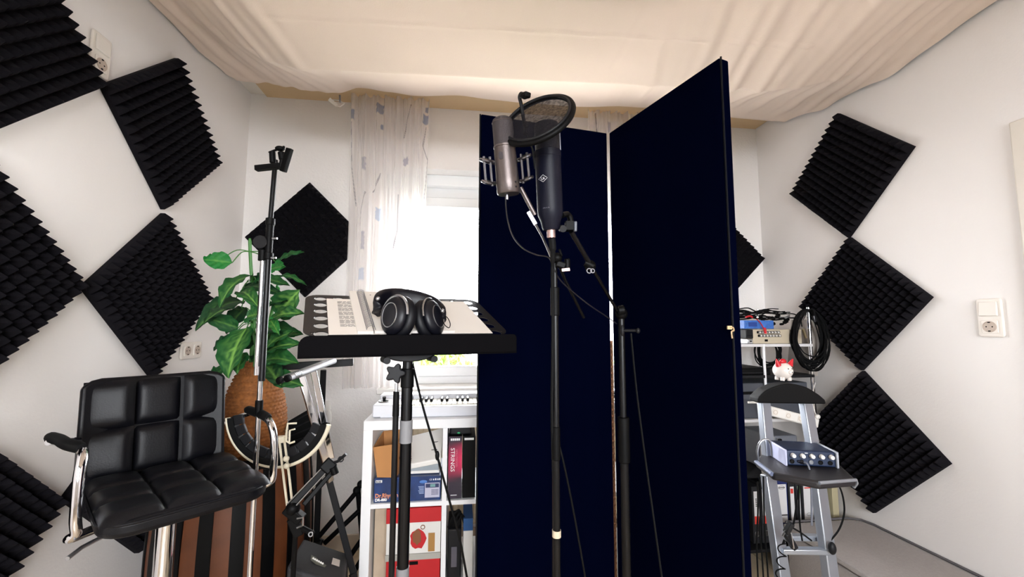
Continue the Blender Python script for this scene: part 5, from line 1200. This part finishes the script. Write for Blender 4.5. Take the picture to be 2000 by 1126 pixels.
t = thing('red_cable', 'red cable draped over the blue box down to the audio sockets', 'cable', (1.65, 2.08, 1.25))
MB().tube(spline([(1.645, 2.12, 1.345), (1.650, 2.098, 1.325), (1.656, 2.082, 1.295), (1.658, 2.074, 1.268)], 4), .003, 6).build('cord', M_red, t)
MB().beam((1.658, 2.074, 1.295), (1.660, 2.070, 1.262), .012, .01).build('plug', mat('bright red plastic', '#d2202a', .4), t, bevel=.002)
MB().tube(spline([(1.56, 2.09, 1.352), (1.585, 2.088, 1.358), (1.60, 2.088, 1.35)], 4), .005, 6).build('cord', M_red, t)
# coiled cables
def coil(label, c, rx, rz, n, seed, tilt=0, y0=0):
    r = random.Random(seed); c = V(c); t = thing('cable_coil', label, 'cable coil', (c.x, c.y, c.z-rz), 'cable coils on the rack')
    for k in range(n):
        a, b = rx*r.uniform(.80, 1.06), rz*r.uniform(.86, 1.05); dy = r.uniform(-.018, .018); dx = r.uniform(-.006, .006); pts = []
        for i in range(36):
            an = 2*PI*i/36; z = b*math.sin(an); z = z if z < 0 else z
            pts.append(c+Vector((a*math.cos(an)*(1-.10*math.sin(an))+dx, dy+.006*math.sin(3*an+k), z+ (rz-b)*1.0)))
        MB().tube(pts, r.uniform(.003, .0042), 6, closed=True).build('loop', M_rubber, t)
    return t
cc = V((1.924, 2.07, 1.231))
t = coil('big oval coil of black cable hung on the right post of the rack', cc, .098, .165, 21, 5)
for k in range(4):
    pts = [(cc.x-.085, cc.y-.01, cc.z-.02-.01*k), (cc.x-.05, cc.y-.015, cc.z-.075-.022*k), (cc.x+.01, cc.y-.02, cc.z-.095-.022*k), (cc.x+.06, cc.y-.02, cc.z-.065-.02*k), (cc.x+.088, cc.y-.01, cc.z-.02)]
    MB().tube(spline(pts, 6), .0032, 6).build('slack_loop', M_rubber, t)
MB().beam((1.929, 2.04, 1.395), (1.933, 2.04, 1.364), .011, .011).build('strain_relief', M_rubber, t)
MB().beam((1.93, 2.04, 1.361), (1.937, 2.04, 1.327), .014, .014).build('silver_plug', M_wire, t, bevel=.002)
MB().beam((1.859, 2.04, 1.288), (1.875, 2.04, 1.238), .010, .010).build('jack_plug', mat('brass plug', '#c6b48e', .3, .8), t)
t = coil('smaller black cable coil hanging under the top rack shelf', (1.724, 2.14, 1.16), .075, .085, 9, 8)
dv = thing('grey_bag', 'pale grey paper bag hanging on the right rack post behind the big cable coil', 'bag', (2.0, 2.25, 1.02))
q = MB(); q.add([(1.970, 2.14, 1.02), (2.028, 2.14, 1.02), (2.028, 2.3, 1.02), (1.970, 2.3, 1.02), (1.968, 2.16, 1.34), (2.026, 2.16, 1.34), (2.028, 2.24, 1.34), (1.970, 2.24, 1.34), (1.985, 2.12, 1.2), (2.020, 2.125, 1.22)], [(3, 2, 1, 0), (0, 8, 4), (0, 1, 9, 8), (8, 9, 5, 4), (1, 5, 9), (1, 2, 6, 5), (2, 3, 7, 6), (3, 0, 4, 7)]); q.build('bag_body', mat('crumpled grey paper', '#a39b94', .7, bump=.4, bscale=20), dv)
MB().tube([(1.985, 2.17, 1.34), (1.966, 2.12, 1.385), (1.967, 2.10, 1.40), (1.99, 2.13, 1.38), (2.015, 2.17, 1.34)], .002, 5).build('bag_handle', M_rubber, dv)
# gear on second and third shelf
t, o = cbox('rack_device', 'black flat device on the second rack shelf behind the piggy bank', 'audio unit', 1.48, 1.70, 2.10, 2.4, 1.036, 1.072, M_black, .004); MB().bx(1.5, 1.68, 2.096, 2.1, 1.045, 1.050).build('vent_slot', M_dgrey, o)
t, o = cbox('rack_device', 'slate grey flat device on the middle rack shelf below the coils', 'audio unit', 1.48, 1.93, 2.11, 2.42, .965, 1.010, mat('slate plastic', '#4b4e56', .45), .004) if False else cbox('rack_device', 'slate grey wide device behind the curved step-ladder handle', 'audio unit', 1.48, 1.93, 2.11, 2.42, .802, .99, mat('slate plastic', '#4b4e56', .45), .004)
MB().bx(1.5, 1.92, 2.105, 2.11, .93, .945).build('dark_band', M_black, o)
textmesh('MIDI', 'lettering', frame((1.86, 2.103, .915), (1, 0, 0), (0, 0, 1)), .022, M_wink, o, sx=1.1, bold=.0008) if False else MB().bx(1.85, 1.905, 2.104, 2.108, .918, .928).build('light_strip', M_wink, o)
for x in (1.722, 1.745): MB().ball((x, 2.104, .83), .005).build('indicator', M_wplast, o)
# lower items
t, o = cbox('grey_speaker', 'small two-tone grey device behind the step-ladder rails', 'device', 1.70, 1.86, 2.12, 2.35, .50, .70, mat('mid grey plastic', '#6d7078', .5), .008)
MB().bx(1.695, 1.715, 2.112, 2.14, .50, .70).build('pale_edge', mat('pale olive plastic', '#b4b5a8', .5), o, bevel=.004)
MB().bx(1.728, 1.748, 2.115, 2.12, .50, .69).build('grey_strip', M_steel, o); MB().bx(1.736, 1.758, 2.110, 2.12, .665, .685).build('switch', M_black, o, bevel=.002)
t, o = cbox('beige_strip_box', 'tall narrow beige box at the left end of the rack beside the screen', 'box', 1.60, 1.635, 2.02, 2.08, .44, .72, mat('beige plastic', '#b9b2ac', .5), .004); MB().bx(1.608, 1.628, 2.016, 2.02, .70, .715).build('port', M_dgrey, o)
b_ = thing('rack_riser', 'small dark board under the grey device on the rack', 'board', (1.70, 2.25, .47)); MB().bx(1.47, 1.95, 2.11, 2.48, .485, .499).build('board_panel', M_dgrey, b_, bevel=.002)
for x in (1.475, 1.94): MB().bx(x, x+.01, 2.12, 2.46, .13, .485).build('board_leg', M_dgrey, b_)
# white socket strip hanging slanted
t = thing('power_strip', 'white power strip hanging aslant between rack and step ladder', 'power strip', (1.741, 2.02, 0.821))
a, b = V((1.602, 2.02, 0.864)), V((1.874, 2, 0.793))
q = MB(); q.beam(a, b, .05, .03, (0, -1, 0)); so_ = q.build('strip_body', M_wplast, t, bevel=.008)
d_ = (b-a).normalized()
for k, f_ in enumerate((.13, .38, .62, .78)):
    p = a.lerp(b, f_)+Vector((0, -.0165, 0)); M_ = frame(p, d_, (0, 0, 1)); q = MB(); q.T = M_; q.prism(rrect(.028, .030, .004), Matrix.Translation((0, 0, -.0005)), .0012); q2 = q.build('strip_socket', M_sock, so_)
    q = MB(); q.T = M_; q.torus((0, 0, .001), (0, 0, 1), .010, .001, 20, 5); q.build('socket_ring', M_sockd, q2)
MB().tube(spline([(1.958, 2.086, .99)]+[(1.881, 2.03, 0.923)]+[(1.861, 2, 0.862), (1.873, 2, 0.83), (1.877, 2, 0.798)], 4), .0025, 5).build('hanger_cord', M_wplast, t)
MB().ball((1.87, 1.99, 0.829), (.014, .01, .012)).build('hanger_knot', M_wplast, t)
MB().tube([(1.484, 2, 0.909), (1.544, 2, 0.908), (1.596, 2, 0.889)], .006, 6).build('mains_plug', M_wplast, t)

# binders on the lowest shelf
def binder(label, x, w, z0, z1, body, paper, deco, y=2.115, ring=True):
    t = thing('ring_binder', label, 'binder', (x+w/2, y+.14, z0), 'ring binders on the bottom rack shelf')
    b = MB().bx(x, x+w, y, y+.285, z0, z1); o = b.build('cover', body, t, bevel=.002)
    q = MB().bx(x+.010, x+w-.008, y-.0015, y, z0+.10, z1-.025); l = q.build('spine_label', paper, o)
    deco(l, x, w, y-.0015, z0, z1)
    if ring:
        q = MB(); q.torus((x+w/2, y-.001, z0+.05), (0, 1, 0), .0125, .002, 24, 6); q.cyl((x+w/2, y-.0015, z0+.05), (x+w/2, y+.001, z0+.05), .011, n=20); q.build('finger_ring', M_steel, o)
M_bl = mat('navy binder card', '#15245e', .55); M_mar = mat('marbled black card', '#15151a', .7, var=.9, vscale=80); M_lab = mat('binder label', '#dedcdc', .7); M_redl = mat('red label', '#d8382c', .6); M_grn = mat('green label', '#6fae3a', .6)
def d_blue(l, x, w, y, z0, z1):
    textmesh('BM', 'lettering', frame((x+.022, y-.0005, z1-.045), (1, 0, 0), (0, 0, 1)), .014, M_ink, l) if False else None
    MB().torus((x+w/2, y-.0003, z1-.042), (0, 1, 0), .009, .0007, 20, 4, x=(1, 0, 0), sx=1.9).build('print_oval', M_ink, l)
    MB().bx(x+.018, x+w-.016, y-.0006, y, z1-.044, z1-.040).build('print_line', M_ink, l); MB().bx(x+.010, x+w-.008, y-.0006, y, z0+.135, z0+.141).build('print_line', M_ink, l)
def d_red(l, x, w, y, z0, z1): MB().bx(x+.012, x+w-.012, y-.0006, y, z1-.06, z1-.035).build('red_field', M_redl, l)
def d_redlow(l, x, w, y, z0, z1):
    MB().bx(x+.010, x+w-.008, y-.0006, y, z0+.10, z0+.14).build('red_field', M_redl, l)
    for k in range(5): MB().bx(x+w/2-.004, x+w/2+.004, y-.0006, y, z0+.19+.009*k, z0+.195+.009*k).build('print_line', M_ink, l)
def d_green(l, x, w, y, z0, z1): MB().bx(x+.010, x+w-.008, y-.0006, y, z1-.062, z1-.025).build('green_field', M_grn, l)
def d_plain(l, x, w, y, z0, z1):
    MB().bx(x+.016, x+w-.016, y-.0006, y, z1-.038, z1-.032).build('red_field', M_redl, l); MB().torus((x+w/2, y-.0003, z0+.135), (0, 1, 0), .007, .0007, 18, 4, x=(1, 0, 0), sx=1.8).build('print_oval', M_ink, l)
binder('marbled binder with beige label and red foot, right beside the screen', 1.565, .045, .147, .44, M_mar, M_lab, d_redlow)
binder('marbled binder with white label and red foot, left of the navy binder', 1.615, .055, .147, .45, M_mar, M_lab, d_redlow)
binder('navy blue binder with a big white label', 1.705, .072, .147, .47, M_bl, M_lab, d_blue)
binder('black binder whose white label has a red square', 1.782, .040, .147, .455, M_mar, M_lab, d_red)
binder('black binder whose label has a green top', 1.826, .032, .147, .455, M_mar, M_lab, d_green)
binder('black binder with wide pale label behind the right ladder rail', 1.862, .070, .147, .455, M_mar, M_lab, d_plain)
t = thing('green_folder', 'thin dark green folder leaning at the right end of the binders', 'folder', (1.97, 2.2, .13))
q = MB(); q.add([(1.968, 2.085, .15), (1.992, 2.085, .15), (1.990, 2.085, .455), (1.967, 2.085, .455), (1.968, 2.36, .15), (1.992, 2.36, .15), (1.990, 2.36, .455), (1.967, 2.36, .455)], [(0, 1, 2, 3), (7, 6, 5, 4), (0, 4, 5, 1), (1, 5, 6, 2), (2, 6, 7, 3), (3, 7, 4, 0)]); fo = q.build('cover', mat('dark green card', '#1d4a42', .6, var=.5, vscale=25), t)
q = MB().bx(1.969, 1.991, 2.083, 2.085, .15, .26); q.build('brown_corner', mat('brown card', '#5b4030', .7), fo)
t = thing('beige_board', 'beige board standing upright at the right end of the rack', 'board', (2.02, 2.2, .0))
MB().bx(1.995, 2.03, 2.06, 2.5, .0, .46).build('board_panel', mat('yellowish beige card', '#b5ab8a', .7), t, bevel=.003); MB().bx(1.993, 2.032, 2.058, 2.5, .46, .466).build('board_edge', mat('beige card', '#b9a690'), t)

# ------------------------------------------------------------------ aluminium step ladder with tray
L = thing('step_ladder', 'aluminium step ladder with black curved handle and platform, by the screen', 'ladder', (1.2, 1.35, 0))
def rail(a, b, w=.026, h=.045): 
    return MB().beam(a, b, w, h, (1, .2, 0)).build('rail', M_alu, L, bevel=.004)
tl, tr_ = V((1.192, 1.517, 1.019)), V((1.339, 1.479, 1.015))
ml, mr_ = V((1.168, 1.475, 0.839)), V((1.308, 1.417, 0.84))
bl, brr = V((1.173, 1.448, 0.456)), V((1.348, 1.426, 0.457))
def ext(a, b, z): f_ = (z-a.z)/(b.z-a.z); return a+(b-a)*f_
bl2, br2 = ext(V((1.173, 1.484, 0.734)), bl, .02), ext(V((1.34, 1.443, 0.732)), brr, .02)
rail(tl, V((1.172, 1.479, 0.792))); rail(tr_, V((1.321, 1.429, 0.802)))
rail(V((1.169, 1.484, 0.743)), bl2, .03, .05); rail(V((1.338, 1.443, 0.741)), br2, .03, .05)
rl2, rr2 = Vector((1.32, 1.621, 0.02)), Vector((1.497, 1.6, 0.02))
for a, b in ((V((1.226, 1.54, 0.712)), rl2), (V((1.398, 1.499, 0.709)), rr2)): MB().beam(a, b, .016, .03, (1, .2, 0)).build('rear_leg', M_alu, L, bevel=.003)
# handle: arched black foam bar
hh = [(1.139, 1.502, 1.03), (1.175, 1.495, 1.062), (1.244, 1.485, 1.084), (1.314, 1.477, 1.075), (1.364, 1.473, 1.049), (1.396, 1.471, 1.023)]
q = MB(); sp3 = spline(hh, 6); n0 = len(sp3)
for i, p in enumerate(sp3):
    f_ = i/(n0-1); b0 = V((1.14, 1.504, 1.01)).lerp(V((1.4, 1.472, 1.007)), f_); 
    yv = Vector((.12, .99, 0))*.03
    q.v += [tuple(p-yv), tuple(p+yv), tuple(b0+yv), tuple(b0-yv)]
for i in range(n0-1):
    for k in range(4): q.f.append((4*i+k, 4*i+4+k, 4*i+4+(k+1) % 4, 4*i+(k+1) % 4)); q.mi.append(0)
q.f += [(3, 2, 1, 0), tuple(4*(n0-1)+k for k in range(4))]; q.mi += [0, 0]
q.build('handle', M_rubber, L, bevel=.006, seg=3)
# platform tray
PT = [V(p) for p in [(1.08, 1.429, 0.815), (1.046, 1.308, 0.815), (1.134, 1.216, 0.815), (1.275, 1.225, 0.815), (1.352, 1.359, 0.815), (1.396, 1.587, 0.815), (1.268, 1.601, 0.815)]]
q = MB(); n_ = len(PT); q.add([p for p in PT]+[p-Vector((0, 0, .026)) for p in PT], [tuple(range(n_)), tuple(range(2*n_-1, n_-1, -1))]+[(k, k+n_, (k+1) % n_+n_, (k+1) % n_) for k in range(n_)])
q.build('platform', mat('charcoal platform', '#201d20', .5), L, bevel=.008, seg=3)
q = MB(); q.tube([p+Vector((0, 0, -.004)) for p in PT[2:4]]+[PT[3]+Vector((.012, .01, -.018)), PT[3]+Vector((.01, .02, -.035))], .005, 6); q.build('platform_edge', M_alu, L)
q = MB(); q.tube([p+Vector((0, 0, -.006)) for p in PT[:2]], .007, 6); q.build('platform_bumper', mat('blue grey plastic', '#5a6480', .3), L)
# latch strap at left rail
q = MB(); q.tube(spline([(1.09, 1.427, 0.812), (1.084, 1.424, 0.849), (1.096, 1.42, 0.883), (1.122, 1.416, 0.891), (1.134, 1.416, 0.868), (1.138, 1.419, 0.831)], 5), .004, 8); q.build('latch', M_steel, L)
# steps
for z, dd in ((.50, 0), (.25, 0)):
    a, b = ext(V((1.173, 1.484, 0.734)), bl, z), ext(V((1.34, 1.443, 0.732)), brr, z)
    for dy_, dz_ in ((-.012, -.012), (.035, .012)): MB().beam(a+Vector((0, dy_, dz_)), b+Vector((0, dy_, dz_)), .026, .020, (0, 0, 1)).build('step', M_alu, L, bevel=.004)
    q = MB(); q.ball(b+Vector((-.012, -.035, .01)), (.014, .012, .022)); q.build('hinge_cap', M_dgrey, L)
# black clip hanging at the step and coiled cord
t = thing('spring_clamp', 'black metal spring clamp hooked over the ladder step', 'clamp', (1.17, 1.387, 0.575))
q = MB(); q.beam((1.152, 1.389, 0.575), (1.184, 1.39, 0.521), .02, .02); q.beam((1.144, 1.38, 0.58), (1.164, 1.374, 0.616), .024, .014); q.build('jaw', M_dgrey, t, bevel=.003)
q = MB(); q.tube([(1.132, 1.382, 0.57), (1.143, 1.379, 0.588), (1.162, 1.377, 0.581), (1.172, 1.381, 0.527)], .0035, 6); q.build('spring_wire', M_steel, t)
t = thing('coiled_cord', 'black curly cord dangling in front of the left ladder rail', 'cable', (1.097, 1.356, 0.45))
pts = []
for k in range(120):
    f_ = k/119; c_ = V((1.118, 1.365, 0.552)).lerp(V((1.108, 1.379, 0.413)), f_); a_ = f_*2*PI*3.2
    pts.append(c_+Vector((.013*math.cos(a_), .013*math.sin(a_), 0)))
MB().tube(pts, .0022, 6).build('cord', M_rubber, t); MB().cyl((1.12, 1.365, 0.552), (1.124, 1.363, 0.566), .004, n=8).build('cord_end', M_rubber, t)
# hanging cables left of ladder
t = thing('hanging_cables', 'bunch of black cables hanging down between screen and ladder', 'cables', (1.11, 1.461, 0.389))
for pts in ([(1.094, 1.431, 0.756), (1.101, 1.438, 0.662), (1.095, 1.447, 0.569), (1.105, 1.454, 0.475), (1.114, 1.463, 0.363)], [(1.107, 1.429, 0.756), (1.111, 1.439, 0.643), (1.116, 1.447, 0.55), (1.124, 1.454, 0.456), (1.131, 1.461, 0.363)], [(1.087, 1.434, 0.737), (1.089, 1.443, 0.625), (1.086, 1.453, 0.512), (1.094, 1.466, 0.363)],
            [(1.24, 1.414, 0.747), (1.23, 1.423, 0.662), (1.223, 1.428, 0.606), (1.216, 1.432, 0.569)], [(1.236, 1.415, 0.737), (1.239, 1.423, 0.644), (1.244, 1.429, 0.569), (1.252, 1.432, 0.522)], [(1.216, 1.432, 0.569), (1.248, 1.43, 0.55), (1.286, 1.428, 0.522)],
            [(1.37, 1.398, 0.747), (1.393, 1.399, 0.7), (1.404, 1.403, 0.644), (1.4, 1.407, 0.603), (1.384, 1.413, 0.56), (1.353, 1.42, 0.52)]):
    MB().tube(spline(pts, 5), .003, 6).build('cable', M_rubber, t)
# audio interface on the platform
if True:
    z0 = .817
    A = V((1.148, 1.36, 0.817)); Bp = V((1.298, 1.317, 0.817)); 
    fx = (Bp-A); fx.z = 0; wI = fx.length; fx.normalize(); fy = Vector((-fx.y, fx.x, 0)); M_ = frame(A, fx, fy)
    t = thing('audio_interface', 'dark blue audio interface with five pale knobs, on the ladder platform', 'audio interface', A)
    M_int = mat('navy interface shell', '#152542', .4, .2); hI = .052; dI = .13
    q = MB(); q.T = M_; q.add([(0, 0, 0), (wI, 0, 0), (wI, dI, 0), (0, dI, 0), (0, .004, hI), (wI, .004, hI), (wI, dI, hI), (0, dI, hI)], [(3, 2, 1, 0), (4, 5, 6, 7), (0, 1, 5, 4), (1, 2, 6, 5), (2, 3, 7, 6), (3, 0, 4, 7)]); ib = q.build('shell', M_int, t, bevel=.005, seg=3)
    q = MB(); q.T = M_; q.box((-.004, dI/2, hI/2), (.008, dI+.008, hI+.004)); q.build('side_cheek', mat('lilac white plastic', '#c9cbe6', .35), t, bevel=.003)
    q = MB(); q.T = M_; q.box((wI+.004, dI/2, hI/2), (.008, dI+.008, hI+.004)); q.build('side_cheek', mat('pale grey cheek', '#a9adb5', .35), t, bevel=.003)
    for k in range(5):
        x = wI*(.12+.195*k); q = MB(); q.T = M_; q.cyl((x, 0, hI*.68), (x, -.012, hI*.68), .0085, .0065, n=18); q.build('knob', M_wplast, t, bevel=.0012)
        q = MB(); q.T = M_; q.torus((x-.003, -.0005, hI*.28), (0, 1, 0), .0065, .0013, 20, 6); q.cyl((x-.003, .001, hI*.28), (x-.003, -.0008, hI*.28), .006, n=16); q.build('jack_socket', M_steel if k == 2 else M_black, t)
    for k in range(3): q = MB(); q.T = M_; q.box((wI*(.38+.02*k), -.0004, hI*.86), (.003, .001, .002)); q.build('mark', M_wink, ib)
    cbl = thing('interface_cable', 'grey cable plugged into the interface and hanging over the platform edge', 'cable', A)
    p0 = M_ @ Vector((wI*.24, -.004, hI*.3)); MB().tube(spline([p0, p0+Vector((.01, -.02, .0)), p0+Vector((.012, -.03, -.03)), p0+Vector((.010, -.032, -.10)), p0+Vector((.006, -.03, -.2))], 6), .003, 6).build('cord', mat('grey cord', '#6c707c', .4), cbl)
    MB().cyl(p0+Vector((0, .004, 0)), p0+Vector((.004, -.014, 0)), .005, n=10).build('plug', M_wire, cbl)
# piggy bank on the handle
pc = V((1.259, 1.489, 1.131)); t = thing('piggy_bank', 'round white piggy bank with red bow and ears on the ladder handle', 'piggy bank', pc-Vector((0, 0, .04)))
M_pig = mat('glazed cream ceramic', '#e9dfd8', .2, coat=.5); M_bow = mat('red bow', '#c01826', .4)
MB().ball(pc, (.034, .036, .033), None, 24, 16).build('body', M_pig, t)
MB().ball(pc+Vector((.004, -.034, -.003)), (.010, .007, .008)).build('snout', M_pig, t)
for s in (-1, 1):
    MB().ball(pc+Vector((.004+.008*s, -.033, .010)), .0022).build('eye', M_black, t)
    q = MB(); q.cyl(pc+Vector((.024*s+.002, -.006, .020)), pc+Vector((.036*s+.002, -.010, .046)), .012, .002, n=10); q.build('ear', M_bow, t)
    for y in (-.014, .014): MB().cyl(pc+Vector((.014*s, y, -.024)), pc+Vector((.015*s, y, -.037)), .008, .0075, n=12).build('foot', M_pig, t)
q = MB(); q.ball(pc+Vector((-.004, -.008, .036)), (.014, .008, .011)); q.build('bow', M_bow, t)
q = MB(); q.ball(pc+Vector((.005, -.042, -.003)), (.0016, .001, .0022)); q.build('nostril', M_dgrey, t)
